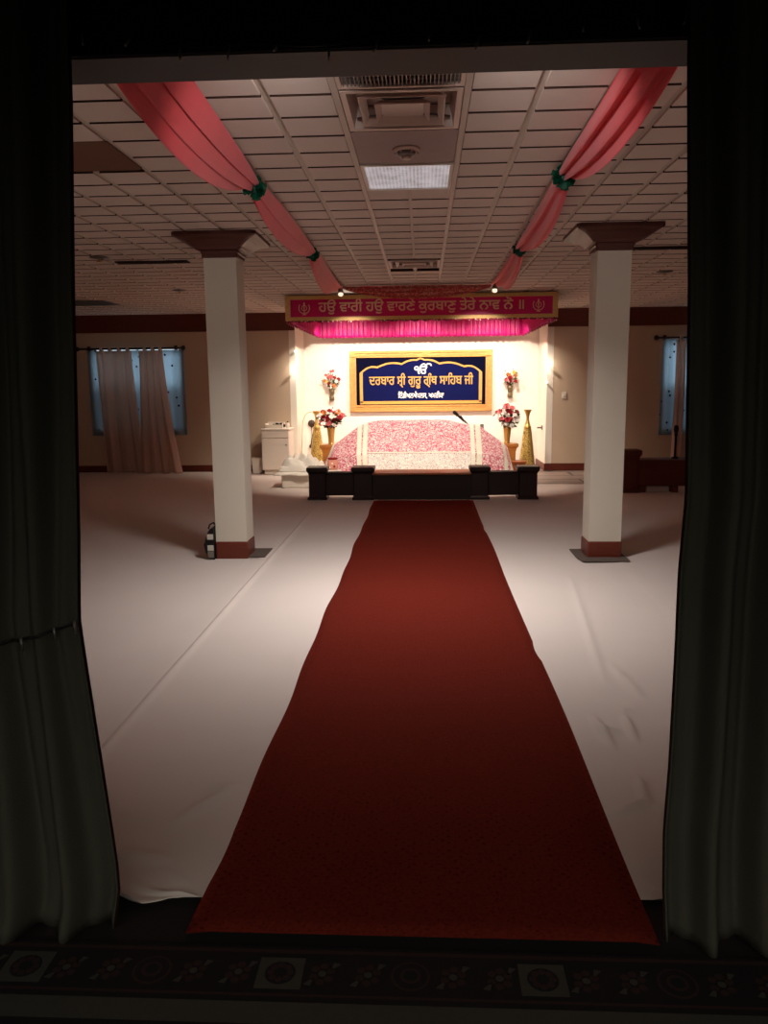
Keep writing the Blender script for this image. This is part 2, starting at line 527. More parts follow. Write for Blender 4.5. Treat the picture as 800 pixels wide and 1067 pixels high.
WL = (-6.32, -4.62, .78, 2.40)    # window 1 opening
WR = (4.45, 6.15, .70, 2.44)
wall('wall_back_left', [(XL, WL[0], YW, YW + .15, 0, ZC), (WL[1], JL - .12, YW, YW + .15, 0, ZC), (WL[0], WL[1], YW, YW + .15, 0, WL[2]), (WL[0], WL[1], YW, YW + .15, WL[3], ZC)], M['wall'])
wall('wall_back_right', [(JR + .12, WR[0], YW, YW + .15, 0, ZC), (WR[1], XR, YW, YW + .15, 0, ZC), (WR[0], WR[1], YW, YW + .15, 0, WR[2]), (WR[0], WR[1], YW, YW + .15, WR[3], ZC)], M['wall'])
wall('wall_niche', [(JL - .1, JR + .1, YN, YN + .15, 0, ZC)], M['niche'])
wall('wall_niche_left', [(JL - .12, JL, YW - .003, YN, 0, ZC)], M['jamb'])
wall('wall_niche_right', [(JR, JR + .12, YW - .003, YN, 0, ZC)], M['jamb'])
wall('wall_left', [(XL - .15, XL, 2.36, 15.3, 0, ZC)], M['wall'])
wall('wall_right', [(XR, XR + .15, 2.36, 15.3, 0, ZC)], M['wall'])
wall('wall_front', [(XL, -1.3, 2.36, 2.50, 0, ZC), (1.05, XR, 2.36, 2.50, 0, ZC), (-1.3, 1.05, 2.36, 2.46, 2.70, ZC)], M['wall'])
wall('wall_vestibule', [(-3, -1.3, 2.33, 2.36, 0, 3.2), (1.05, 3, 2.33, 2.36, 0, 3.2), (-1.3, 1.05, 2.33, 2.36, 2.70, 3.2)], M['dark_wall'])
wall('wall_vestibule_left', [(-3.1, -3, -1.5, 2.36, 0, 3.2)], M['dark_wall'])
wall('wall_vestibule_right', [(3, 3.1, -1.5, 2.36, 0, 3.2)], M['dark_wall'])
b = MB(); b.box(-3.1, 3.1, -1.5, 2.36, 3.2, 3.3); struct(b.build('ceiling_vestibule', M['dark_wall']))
b = MB(); b.bbox(-1.3, 1.05, 2.275, 2.46, 2.535, 2.70, .004); struct(b.build('trim_door_header', M['header']))
b = MB(); b.bbox(-1.3, 1.05, 2.262, 2.275, 2.538, 3.2, .003); struct(b.build('trim_header_face', M['dark_wall']))
for n, x0, x1 in (('left', -1.3, -1.22), ('right', .97, 1.05)):
    b = MB(); b.bbox(x0, x1, 2.32, 2.46, 0, 2.535, .006); struct(b.build('trim_door_' + n, M['header']))
# crown bands and skirtings
for n, x0, x1 in (('left', XL, JL), ('right', JR, XR)):
    b = MB(); b.box(x0, x1, YW - .03, YW, 2.69, ZC); b.box(x0, x1, YW - .045, YW, 2.67, 2.70)
    struct(b.build('trim_crown_' + n, M['wood']))
    b = MB(); b.box(x0, x1, YW - .02, YW, 0, .115); b.box(x0, x1, YW - .013, YW, .115, .13)
    struct(b.build('baseboard_back_' + n, M['wood']))
for n, x0, x1, nm in (('left', JL, JL + .018, -1), ('right', JR - .018, JR, 1)):
    b = MB(); b.box(x0, x1, YW - .03, YN, 0, .12); struct(b.build('baseboard_niche_' + n, M['wood']))

# windows
for n, W in ((1, WL), (2, WR)):
    b = MB(); f = .05
    b.box(W[0], W[0] + f, YW + .02, YW + .10, W[2], W[3]); b.box(W[1] - f, W[1], YW + .02, YW + .10, W[2], W[3])
    b.box(W[0] + f, W[1] - f, YW + .02, YW + .10, W[3] - f, W[3]); b.box(W[0] + f, W[1] - f, YW + .02, YW + .10, W[2], W[2] + f)
    xm = (W[0] + W[1]) / 2; b.box(xm - .02, xm + .02, YW + .03, YW + .09, W[2] + f, W[3] - f)
    w = struct(b.build('window_%d' % n, M['white']))
    zm = W[2] + .85; b = MB(); b.box(W[0] + f, W[1] - f, YW + .05, YW + .07, zm - .02, zm + .02); b.build('meeting_rail', M['white'], w)
    b = MB(); b.box(W[0] + f, W[1] - f, YW + .055, YW + .065, zm, W[3] - f); b.build('pane', M['daylight'], w)
    b = MB(); b.box(W[0] + f, W[1] - f, YW + .055, YW + .065, W[2] + f, zm); b.build('pane', M['dimglass'], w)


def interp(tab, x):
    if x <= tab[0][0]: return tab[0][1]
    for (a, p), (c, q) in zip(tab, tab[1:]):
        if x <= c: return p + (q - p) * (x - a) / (c - a)
    return tab[-1][1]


# ------------------------------------------------------------------ floor coverings
def ridge(px, py, segs):
    z = 0
    for (ax, ay, bx, by, h, w) in segs:
        dx, dy = bx - ax, by - ay; L2 = dx * dx + dy * dy
        t = max(0, min(1, ((px - ax) * dx + (py - ay) * dy) / L2))
        d2 = (px - ax - t * dx) ** 2 + (py - ay - t * dy) ** 2
        z += 1.9 * h * math.sin(PI * min(1, max(0, .12 + .76 * t))) * math.exp(-d2 / (w * w))
    return z


def sheet(name, x0, x1, y0, y1, label, segs, nx, ny, edge=None, z0=.0, pw=2.2):
    b = MB()
    def fn(u, v):
        y = y0 + (y1 - y0) * v ** pw; x = x0 + (x1 - x0) * u
        z = z0 + .0035 + ridge(x, y, segs) + .0015 * math.sin(7 * x + 3 * math.sin(2 * y)) * math.sin(2.3 * y)
        if edge and v < .15:
            k = (1 - v / .15) * min(1, max(0, (abs(x) - .735) / .07))
            y += edge * k * (math.sin(9 * x) + .6 * math.sin(23 * x + 1)) * .5
            z += .024 * k * max(0, math.sin(31 * x + 90 * v) * math.cos(13 * x + 20 * v)) + .004 * math.sin(9 * v / .15) * k
        return (x, y, max(z, .001))
    b.grid(fn, nx, ny)
    o = b.build(name, M['sheet'])
    return tag(o, label, 'floor sheet', 'white sheets covering the floor')


random.seed(3)
segsL = [(-.95, 2.75, -.78, 3.02, .008, .03), (-1.25, 2.8, -1.0, 2.75, .007, .03), (-.85, 3.3, -.72, 3.45, .006, .025), (-1.2, 2.55, -.9, 2.5, .007, .03),
         (-1.3, 3.2, -.95, 3.25, .005, .03), (-.9, 3.0, -.75, 3.0, .007, .02), (-1.47, 2.3, -1.47, 11, .010, .022)]
segsR = [(.86, 3.42, .84, 3.75, .012, .022), (.84, 3.58, .93, 3.6, .01, .02), (.98, 3.5, 1.0, 3.75, .012, .02), (.95, 3.8, 1.08, 3.86, .010, .018), (.72, 3.45, .84, 3.42, .008, .02),
         (.88, 2.95, .9, 3.12, .012, .02), (.74, 2.85, .88, 2.95, .012, .022), (.9, 2.9, 1.06, 2.9, .008, .014), (.9, 3.17, 1.1, 3.17, .007, .014), (.98, 3.02, 1.1, 3.03, .008, .012),
         (.84, 2.5, 1.1, 2.5, .006, .014), (.84, 2.44, 1.1, 2.44, .006, .012), (.84, 2.57, 1.1, 2.58, .005, .012), (1.0, 4.2, 1.25, 6.6, .006, .03), (1.1, 4.5, 1.15, 4.0, .006, .03)]
sheet('floor_sheet', -1.5, -.66, 2.30, 12.2, 'long white floor sheet between the red carpet and the left seam', segsL, 70, 170, .05)
sheet('floor_sheet', -8.1, -1.46, 2.55, 15.05, 'wide white floor sheet left of the seam, running under the left window', [(-1.52, 2.3, -1.52, 12, .006, .02)], 90, 110)
sheet('floor_sheet', .66, 1.78, 2.34, 12.6, 'long white wrinkled floor sheet right of the red carpet', segsR, 100, 190, .03)
sheet('floor_sheet', 1.74, 8.1, 2.6, 12.9, 'wide white floor sheet at the right, reaching the reddish wooden bench', [(1.8, 2.6, 1.8, 12, .006, .02)], 80, 90)
sheet('floor_sheet', -2.6, 2.6, 12.0, 12.9, 'white floor sheet behind the low dark railing', [], 40, 8, z0=.001, pw=1)

b = MB()
def cf(u, v):
    y = 2.13 + (11.14 - 2.13) * v; x0 = -.715 + .006 * math.sin(y * 2.1) + .006 * math.sin(y * 5.3); x1 = .70 + .006 * math.sin(y * 1.7 + 1)
    return (x0 + (x1 - x0) * u, y, .0135 + .004 * math.sin(3 * y) * math.sin(2 * x0) + (-.008 if u in (0, 1) else 0))
b.grid(cf, 20, 120)
tag(b.build('carpet_runner', M['carpet'], solid=.004), 'long dark red carpet runner leading to the low railing', 'carpet')

# patterned rug before the doorway: one mesh, several colours
b = MB()
b.box(-1.9, 1.9, 1.2, 2.09, -.012, 0, 0)
def flat(pts, z, mi): b.add([(p[0], p[1], z) for p in pts], [tuple(range(len(pts)))], mi)
def rect(x0, x1, y0, y1, z, mi): flat([(x0, y0), (x1, y0), (x1, y1), (x0, y1)], z, mi)
def disc(cx, cy, r, z, mi, n=20, sq=1): flat([(cx + r * math.cos(2 * PI * i / n), cy + sq * r * math.sin(2 * PI * i / n)) for i in range(n)], z, mi)
rect(-1.9, 1.9, 2.06, 2.075, .001, 2); rect(-1.9, 1.9, 1.895, 1.905, .001, 2); rect(-1.9, 1.9, 1.80, 1.875, .001, 1); rect(-1.9, 1.9, 1.60, 1.78, .001, 3)
for k in range(-5, 6):
    rect(k * .34 - .12, k * .34 + .12, 1.62, 1.76, .0015, 0)
for k, cx in enumerate([-1.15, -.78, -.41, -.04, .33, .70, 1.07]):
    cy = 1.98
    if k % 2 == 0:
        q = .065; rect(cx - q, cx + q, cy - .06, cy + .06, .002, 1); disc(cx, cy, .044, .003, 3)
        for a in range(8): disc(cx + .028 * math.cos(a * PI / 4), cy + .028 * math.sin(a * PI / 4), .011, .004, 2, 8)
    else:
        disc(cx, cy, .056, .002, 2); disc(cx, cy, .048, .003, 0); disc(cx, cy, .03, .004, 2); disc(cx, cy, .02, .005, 3)
    for sgn in (-1, 1):
        mx = cx + sgn * .12
        for a in range(6): disc(mx + .026 * math.cos(a * PI / 3 + .4), cy + .030 * math.sin(a * PI / 3 + .4), .013, .002, 2, 8)
        disc(mx, cy, .012, .003, 1, 8)
        flat([(mx - .05, cy - .04), (mx - .03, cy - .045), (mx - .02, cy - .01)], .002, 1); flat([(mx + .05, cy + .04), (mx + .03, cy + .045), (mx + .02, cy + .01)], .002, 1)
tag(b.build('patterned_rug', [M['rug'], M['rug_cream'], M['rug_red'], M['rug_navy']]), 'dark oriental rug with medallions and cream squares before the doorway', 'rug')


# ------------------------------------------------------------------ doorway curtains
EL = [(0, -.955), (.07, -.945), (.13, -.932), (.215, -.933), (.356, -.944), (.6, -.965), (.866, -.988), (.987, -.997), (1.233, -.981), (1.913, -.946), (2.4, -.914), (3, -.89)]
ER = [(0, .716), (.18, .703), (.36, .697), (.57, .704), (.91, .706), (1.126, .705), (1.34, .714), (1.887, .694), (2.4, .665), (3, .64)]


def door_curtain(name, edge, outer, label, tie):
    s = 1 if edge > outer else -1
    t = thing(name, ((edge + outer) / 2, 2.12, 0), label, 'curtain')
    b = MB()
    def fn(u, v):
        z = 2.95 * (1 - v) + .012
        # u=0 free edge, u=1 outer end
        e = interp(EL if tie else ER, z)
        x = e + (outer - e) * u
        amp = .045 if not tie else .045 * (.35 + .65 * min(1, abs(z - .95) / .7))
        ph = u * 46 + .5 * math.sin(z * 1.6) * min(1, u * 5) + .8 * math.sin(u * 9)
        y = 2.13 + amp * math.sin(ph) + .014 * math.sin(ph * 2.3 + z)
        if tie and z < .92: y -= .06 * (1 - z / .92) * min(1, u * 4)
        if tie: z2 = z + (.0 if v < .98 else .03 * math.sin(u * 3))
        else: z2 = z
        return (x, y, z2)
    b.grid(fn, 150, 70)
    b.build('drape', M['curtain'], t, solid=.006)
    b = MB(); b.grid(lambda u, v: (fn(0, v)[0] - s * .02 * u + .004 * s, fn(0, v)[1] + .012 + .03 * u, fn(0, v)[2]), 2, 70)
    b.build('lining_edge', M['curtain_in'], t, solid=.003)
    return t, fn


tL, fL = door_curtain('door_curtain', -.985, -2.3, 'dark grey curtain at the left of the doorway, tied with a cord', True)
b = MB()
pts = []
for i in range(40):
    u = i / 39 * .6; z = .985 - .08 * math.sin(min(1, u * 3.2) * PI / 2)
    p = fL(u, 1 - (z - .012) / 2.95); pts.append((p[0], p[1] - .016, z))
b.tube(pts, .004, 6)
cord = b.build('tie_cord', M['wire'], tL)
for u in (.0, .05, .12, .2):
    z = .985 - .08 * math.sin(min(1, u * 3.2) * PI / 2); p = fL(u, 1 - (z - .012) / 2.95)
    b = MB(); b.tube([(p[0], p[1] - .022, z + .008), (p[0] + .006, p[1] - .028, z - .03)], .0055, 8, 0, .003); b.build('mini_bulb', M['bulbdim'] if False else M['metal'], cord)
tR, fR = door_curtain('door_curtain', .725, 2.0, 'dark grey curtain hanging straight at the right of the doorway', False)
# dark string of unlit mini lights over the header
t = thing('hanging_light_string', (-.1, 2.05, 2.7), 'unlit mini light string draped on the dark header over the doorway', 'string lights')
FP = [(-1.25, 2.64), (-.967, 2.612), (-.80, 2.57), (-.62, 2.552), (-.48, 2.548), (-.34, 2.545), (-.18, 2.55), (0, 2.562), (.2, 2.556), (.40, 2.572), (.55, 2.592), (.66, 2.596), (1.02, 2.64)]
def fpt(u):
    x = -1.25 + 2.27 * u; return (x, 2.2585, interp(FP, x) + .004 * math.sin(40 * u))
b = MB(); b.tube([fpt(i / 90) for i in range(91)], .0028, 6); b.build('wire', M['wire'], t)
for k in range(17):
    p = fpt((k + .5) / 17); a = rnd.uniform(-.012, .012)
    b = MB(); b.tube([(p[0], p[1] - .004, p[2]), (p[0] + a, p[1] - .012, p[2] - .034 + .02 * (k % 3 == 0))], .0038, 6); b.ball((p[0] + a * 1.2, p[1] - .0125, p[2] - .038 + .02 * (k % 3 == 0)), .0034, 1, 8)
    b.build('mini_light', [M['metal'], M['duct']], t)


# ------------------------------------------------------------------ columns
def column(cx, cy, label):
    t = thing('column', (cx, cy, 0), label, 'column', 'square columns')
    b = MB(); b.box(cx - .15, cx + .15, cy - .15, cy + .15, 0.0, 2.86); b.build('shaft', M['col'], t)
    b = MB(); b.rings([(0.006, 0), (.010, .02), (.010, .155), (.004, .17)], cx, cy, .15, .15, 0); b.build('base', M['wood'], t)
    b = MB()
    b.rings([(.003, 2.80), (.014, 2.805), (.014, 2.835), (.022, 2.845), (.022, 2.862), (.05, 2.868), (.07, 2.892), (.078, 2.896), (.10, 2.912), (.13, 2.930), (.138, 2.936), (.16, 2.944), (.205, 2.956), (.215, 2.962), (.225, 2.968), (.225, 2.999)], cx, cy, .15, .15, 0, 0)
    b.build('capital', M['wood_cap'], t)


column(-1.847, 7.5, 'square white column left of the carpet, with a wooden capital and a dark case leaning on it')
column(1.698, 7.5, 'square white column right of the carpet, with a flared wooden capital')
b = MB(); b.add([(1.44, 7.33, .022), (1.47, 7.17, .022), (1.90, 7.19, .022), (1.90, 7.72, .022), (1.44, 7.72, .022), (1.44, 7.33, .014), (1.47, 7.17, .014), (1.90, 7.19, .014), (1.90, 7.72, .014), (1.44, 7.72, .014)],
              [(0, 1, 2, 3, 4), (5, 9, 8, 7, 6)] + [(i, i + 5, (i + 1) % 5 + 5, (i + 1) % 5) for i in range(5)])
tag(b.build('floor_mat', M['mat_grey']), 'grey mat patch under the foot of the right column', 'mat')
b = MB(); b.box(-1.98, -1.53, 7.36, 7.76, .014, .02)
tag(b.build('floor_mat', M['mat_grey']), 'grey mat patch beside the foot of the left column', 'mat')

# dark case leaning on the left column
t = thing('carry_case', (-2.05, 7.42, 0), 'small dark case with pale patches leaning against the left column', 'case')
b = MB()
prof = []
for i in range(13):
    a = PI * i / 12
    prof.append((-2.105 + .055 * (1 - math.sin(a) ** .8) + (.012 if i > 6 else 0), .004 + .30 * i / 12))
vs = []; n = len(prof)
for (x, z) in prof: vs += [(x, 7.30, z), (-2.005, 7.30, z), (-2.005, 7.50, z), (x, 7.50, z)]
fs = [(i * 4 + j, i * 4 + (j + 1) % 4, (i + 1) * 4 + (j + 1) % 4, (i + 1) * 4 + j) for i in range(n - 1) for j in range(4)] + [(3, 2, 1, 0), tuple((n - 1) * 4 + j for j in range(4))]
b.add(vs, fs, 0); b.build('shell', M['black'], t)
for z0, z1, m in ((.20, .252, 'pale'), (.092, .145, 'pale'), (.022, .088, 'greyweb')):
    b = MB(); b.bbox(-2.068, -2.010, 7.292, 7.302, z0, z1, .003); b.build('patch', M[m], t)
b = MB(); b.tube([(-2.06, 7.33, .30), (-2.055, 7.36, .335), (-2.035, 7.42, .345), (-2.015, 7.46, .30)], .008); b.build('handle', M['wood_dk'], t)

# ------------------------------------------------------------------ ceiling fixtures
X0, X1 = -.392, .192
def diffuser(yc, half, label, name='air_diffuser'):
    cx = -.1; t = thing(name, (cx, yc, ZC), label, 'air vent', 'square ceiling air diffusers')
    def ring(o, i, zo, zi, m, nm):
        b = MB()
        vs = []
        for h, z in ((o, zo), (i, zi), (i, zi + .006), (o, zo + .006)):
            vs += [(cx - h, yc - h, z), (cx + h, yc - h, z), (cx + h, yc + h, z), (cx - h, yc + h, z)]
        fs = []
        for k in range(4):
            for j in range(4): fs.append((k * 4 + j, k * 4 + (j + 1) % 4, ((k + 1) % 4) * 4 + (j + 1) % 4, ((k + 1) % 4) * 4 + j))
        b.add(vs, fs); b.build(nm, M[m], t)
    H = half
    ring(H, H - .028, ZC - .004, ZC - .004, 'duct', 'frame')
    ring(H - .026, H - .05, ZC - .002, ZC + .10, 'duct', 'housing')
    ring(H - .085, H - .115, ZC - .006, ZC + .022, 'duct', 'louver')
    ring(H - .080, H - .085, ZC - .006, ZC - .006, 'duct', 'louver_lip')
    ring(H - .155, H - .185, ZC - .012, ZC + .012, 'duct', 'louver')
    h = H - .185
    b = MB(); b.box(cx - h, cx + h, yc - h, yc + h, ZC + .010, ZC + .014); b.build('center_plate', M['duct'], t)
    b = MB(); b.box(cx - H + .03, cx + H - .03, yc - H + .03, yc + H - .03, ZC + .115, ZC + .12, 0); b.build('plenum', M['duct'], t)
    b = MB(); b.lathe([(.13, -.03), (.14, .0)], (cx, yc, ZC + .112), 28, 0); b.build('duct_opening', M['black'], t)
    for q in (-1, 1):
        b = MB(); b.tube([(cx + q * h, yc + h * .8, ZC + .012), (cx + q * (H - .05), yc + (H - .05) * .8, ZC + .03)], .006); b.build('support_wire', M['metal'], t)


diffuser(4.21, .29, 'large square air diffuser nearest the doorway, beside the slotted grille')
diffuser(9.34, .29, 'small far square air diffuser just in front of the sheer swag')
t = thing('return_grille', (-.1, 3.75, ZC), 'slotted metal air grille at the top edge next to the near diffuser', 'air vent')
b = MB(); b.box(X0, X1, 3.60, 3.62, ZC - .004, ZC + .012); b.box(X0, X1, 3.87, 3.89, ZC - .004, ZC + .012); b.box(X0, X0 + .02, 3.62, 3.87, ZC - .004, ZC + .012); b.box(X1 - .02, X1, 3.62, 3.87, ZC - .004, ZC + .012)
b.build('frame', M['duct'], t)
b = MB()
for k in range(30): xx = X0 + .02 + (X1 - X0 - .04) * (k + .5) / 30; b.box(xx - .0025, xx + .0025, 3.62, 3.87, ZC, ZC + .02)
for k in range(6): yy = 3.62 + .25 * (k + .5) / 6; b.box(X0 + .02, X1 - .02, yy - .0025, yy + .0025, ZC + .004, ZC + .02)
b.build('slats', M['metal'], t)
b = MB(); b.box(X0 + .02, X1 - .02, 3.62, 3.87, ZC + .05, ZC + .055); b.build('plenum', M['tilegap'], t)
# blank panel and detector
b = MB(); b.bbox(X0, X1, 4.52, 5.15, ZC - .002, ZC + .012, .002)
tag(b.build('ceiling_panel', mat('blank_panel', (176, 156, 150), .9, var=.05)), 'plain blank ceiling panel between the near diffuser and the light', 'ceiling panel')
t = thing('smoke_detector', (-.095, 4.85, ZC), 'round smoke detector on the blank ceiling panel', 'smoke detector')
c = (-.095, 4.85, ZC - .002)
b = MB(); b.lathe([(.078, 0), (.08, -.008), (.07, -.018)], c, 28); b.build('base', M['duct'], t)
b = MB(); b.lathe([(.056, -.018), (.05, -.034), (.03, -.042)], c, 28); b.build('body', M['metal'], t)
b = MB(); b.lathe([(.03, -.042), (.026, -.056), (.012, -.06)], c, 20); b.build('sensor', M['duct'], t)
for k in range(6):
    a = k * PI / 3; b = MB(); b.box(-.006, .006, -.004, .004, -.03, -.016)
    b.v = [(c[0] + .064 * math.cos(a) + q[0], c[1] + .064 * math.sin(a) + q[1], c[2] + q[2]) for q in b.v]; b.build('rib', M['duct'], t)
# troffer
t = thing('ceiling_light', (-.1, 5.5, ZC), 'square ceiling light with a prismatic lens, faintly glowing', 'ceiling light')
b = MB(); f = .022
b.box(X0, X1, 5.18, 5.18 + f, ZC - .006, ZC + .02); b.box(X0, X1, 5.82 - f, 5.82, ZC - .006, ZC + .02); b.box(X0, X0 + f, 5.18 + f, 5.82 - f, ZC - .006, ZC + .02); b.box(X1 - f, X1, 5.18 + f, 5.82 - f, ZC - .006, ZC + .02)
b.build('frame', M['white'], t)
b = MB(); b.box(X0 + f, X1 - f, 5.18 + f, 5.82 - f, ZC + .002, ZC + .008); b.build('lens', M['lens'], t)
# brown blank panel at the left, flat vents and sprinklers
b = MB(); b.bbox(-2.40, -1.765, 4.58, 5.18, ZC + .002, ZC + .016, .003)
tag(b.build('ceiling_panel', M['stained']), 'brown blank ceiling panel at the left edge of the opening', 'ceiling panel')
def flat_vent(x0, x1, y0, y1, label, m='tilegap'):
    t = thing('ceiling_vent', ((x0 + x1) / 2, (y0 + y1) / 2, ZC), label, 'air vent', 'flat dark ceiling vents')
    b = MB(); b.bbox(x0, x1, y0, y1, ZC - .014, ZC - .002, .003); b.build('frame', M[m], t)
    b = MB()
    for k in range(8):
        yy = y0 + .03 + (y1 - y0 - .06) * (k + .5) / 8; b.box(x0 + .03, x1 - .03, yy - .008, yy + .008, ZC - .018, ZC - .012)
    b.build('slat', M['metal'] if m == 'metal' else M['tilegap'], t)
flat_vent(-6.3, -5.0, 12.5, 13.2, 'long grey flat vent on the far left ceiling near the crown band', 'metal')
flat_vent(-3.35, -2.55, 8.72, 8.86, 'thin dark slot vent on the ceiling left of the left column')
flat_vent(2.05, 2.75, 8.42, 8.54, 'thin dark slot vent on the ceiling right of the right column capital')
flat_vent(2.9, 3.4, 9.0, 9.12, 'thin dark slot vent at the right edge behind the right curtain')
def sprinkler(x, y, label):
    t = thing('ceiling_sprinkler', (x, y, ZC), label, 'sprinkler', 'ceiling sprinkler heads')
    b = MB(); b.lathe([(.10, .002), (.10, -.006), (.03, -.016)], (x, y, ZC - .001), 20); b.build('escutcheon', M['metal'], t)
    b = MB(); b.tube([(x, y, ZC - .01), (x, y, ZC - .045)], .012); b.lathe([(.034, -.045), (.034, -.05)], (x, y, ZC), 12); b.build('nozzle', M['brass'], t)
sprinkler(-3.40, 8.44, 'sprinkler head on the left ceiling, nearest one to the doorway')
sprinkler(-3.45, 11.37, 'sprinkler head on the far left ceiling above the left column line')
sprinkler(-2.6, 9.9, 'sprinkler head on the ceiling just right of the left column')
sprinkler(3.0, 10.3, 'sprinkler head on the ceiling right of the right column')
b = MB(); b.bbox(-1.16, -.72, 11.5, 11.95, ZC - .012, ZC - .002, .004)  # glow added to a panel for the bright patch on the ceiling
tag(b.build('ceiling_panel', M['panelglow']), 'small glowing patch on the ceiling behind the left swag end', 'ceiling panel')


# ------------------------------------------------------------------ swags
def swag_segment(b, A, B, sag, out, w0, w1, folds, bunch=.05, ph=0., mid=1.0):
    A, B = Vector(A), Vector(B)
    def fn(u, v):
        p = A.lerp(B, u)
        k = (4 * u * (1 - u)) ** .8
        wl = (w0 * (1 - u) ** 2 + w1 * u ** 2) + k * mid * .10
        d = sag * k * (v ** 1.25)
        sg = 1 if out > 0 else -1
        lat = out * v * k + sg * (v - .5) * (wl * (.4 + .6 * (1 - k)) + .02)
        fo = .026 * math.sin(v * folds * 2 * PI + ph + 1.5 * u) * (.25 + .75 * k) + .006 * math.sin(v * folds * 5 + 4 * u)
        return (p.x + lat + fo * .5, p.y + fo * .3, p.z - d - .03 * (1 - abs(2 * v - 1)) * (1 - k) + fo)
    b.grid(fn, 40, 36)


def pom(c, r, parent, m='green'):
    b = MB(); rr = random.Random(5)
    for k in range(90):
        d = Vector((rr.gauss(0, 1), rr.gauss(0, 1), rr.gauss(0, .7))).normalized()
        e = Vector(c) + d * r * rr.uniform(.7, 1.0); n = d.cross(Vector((rr.gauss(0, 1), rr.gauss(0, 1), rr.gauss(0, 1)))).normalized() * r * .16
        c0 = Vector(c) + d * r * .1
        b.add([c0 - n, c0 + n, e + n * 1.4, e - n * 1.4], [(0, 1, 2, 3)])
    b.ball(c, r * .45)
    b.build('tinsel_tie', M[m], parent)


for s, nm, lab in ((-1, 'left', 'coral red fabric swag along the left side of the ceiling, tied in green'), (1, 'right', 'coral red fabric swag along the right side of the ceiling, tied in green')):
    if s < 0: P0, T1, T2, E = (-1.06, 2.6, 2.975), (-1.10, 5.37, 2.945), (-1.09, 8.04, 2.945), (-1.16, 11.15, 2.965)
    else: P0, T1, T2, E = (.88, 2.6, 2.975), (.885, 5.29, 2.945), (.93, 8.0, 2.945), (.965, 10.95, 2.965)
    t = thing('fabric_swag', (T1[0], T1[1], ZC), lab, 'drapery', 'coral fabric swags on the ceiling')
    b = MB(); swag_segment(b, P0, T1, .19, s * (.07 if s < 0 else .04), .19 if s < 0 else .10, .05, 2.5, ph=.4); b.build('drape', M['swag'], t, solid=.003)
    b = MB(); swag_segment(b, T1, T2, .17, s * .04, .06, .05, 2, ph=1.2, mid=.9); b.build('drape', M['swag'], t, solid=.003)
    b = MB(); swag_segment(b, T2, E, .2, s * .04, .06, .12, 2, ph=2.2, mid=.9); b.build('drape', M['swag'], t, solid=.003)
    pom((T1[0], T1[1] - .01, T1[2] - .02), .085, t); pom((T2[0], T2[1] - .01, T2[2] - .02), .075, t)
t = thing('sheer_swag', (XC - .05, 11.05, ZC), 'sheer dark red swag hung across the ceiling before the canopy', 'drapery')
b = MB()
def sw(u, v):
    x = -1.11 + 2.04 * u; k = 4 * u * (1 - u)
    return (x, 11.22 - .08 * v + .02 * math.sin(v * 16 + 2 * u), ZC - .012 - (.03 + .15 * k ** .8) * v + .006 * math.sin(v * 22 + 3 * u))
b.grid(sw, 50, 24); b.build('drape', M['sheer_red'], t, solid=.002)
for x, y, lab in ((-1.12, 11.0, 'small bulb on a short cord at the left end of the sheer swag'), (.95, 10.85, 'small bulb on a short cord at the right end of the sheer swag')):
    t = thing('hanging_bulb', (x, y, ZC), lab, 'light bulb', 'small hanging bulbs')
    b = MB(); b.tube([(x, y, ZC - .001), (x, y, ZC - .06)], .005); b.build('cord', M['wire'], t)
    b = MB(); b.lathe([(.012, -.055), (.03, -.065), (.034, -.11), (.028, -.115)], (x, y, ZC), 14); b.build('socket', M['metal'], t)
    b = MB(); b.lathe([(.012, -.163), (.03, -.152), (.036, -.135), (.026, -.113)], (x, y, ZC), 14); b.build('bulb', M['bulbdim'], t)

# ------------------------------------------------------------------ canopy
CX0, CX1, CY0, CY1, CZ0, CZ1 = -2.08, 2.00, 12.2, 15.9, 2.615, 2.985
t = thing('hanging_canopy', ((CX0 + CX1) / 2, 14.0, CZ1), 'magenta fabric canopy with gold lettering hung over the draped dais', 'canopy')
b = MB(); b.box(CX0 + .01, CX1 - .01, CY0 + .01, CY1, CZ1 - .012, CZ1); b.build('top_cloth', mat('canopy_lining', (214, 150, 140), .8), t)
b = MB(); b.grid(lambda u, v: (CX0 + (CX1 - CX0) * u, CY0 + .012 * math.sin(u * 40) * v * .4, CZ1 + (CZ0 - CZ1) * v), 120, 10); fr = b.build('front_valance', M['magenta'], t, solid=.008)
b = MB()
y_ = CY0 - .012
for x0, x1, z0, z1 in ((CX0 - .01, CX1 + .01, 2.925, 2.985), (CX0 - .01, CX1 + .01, 2.612, 2.668), (CX0 - .01, CX0 + .07, 2.668, 2.925), (CX1 - .07, CX1 + .01, 2.668, 2.925)):
    b.bbox(x0, x1, y_ - .006, y_ + .006, z0, z1, .003)
b.build('gold_border', M['goldthread'], fr)
b = MB()
writing(b, glyph_tris('ਹਉ ਵਾਰੀ ਹਉ ਵਾਰਣੇ ਕੁਰਬਾਣੁ ਤੇਰੇ ਨਾਵ ਨੋ ॥'), -1.58, 1.50, y_, 2.745, 0, .004, h=.205)
b.build('lettering', M['thread_text'], fr)
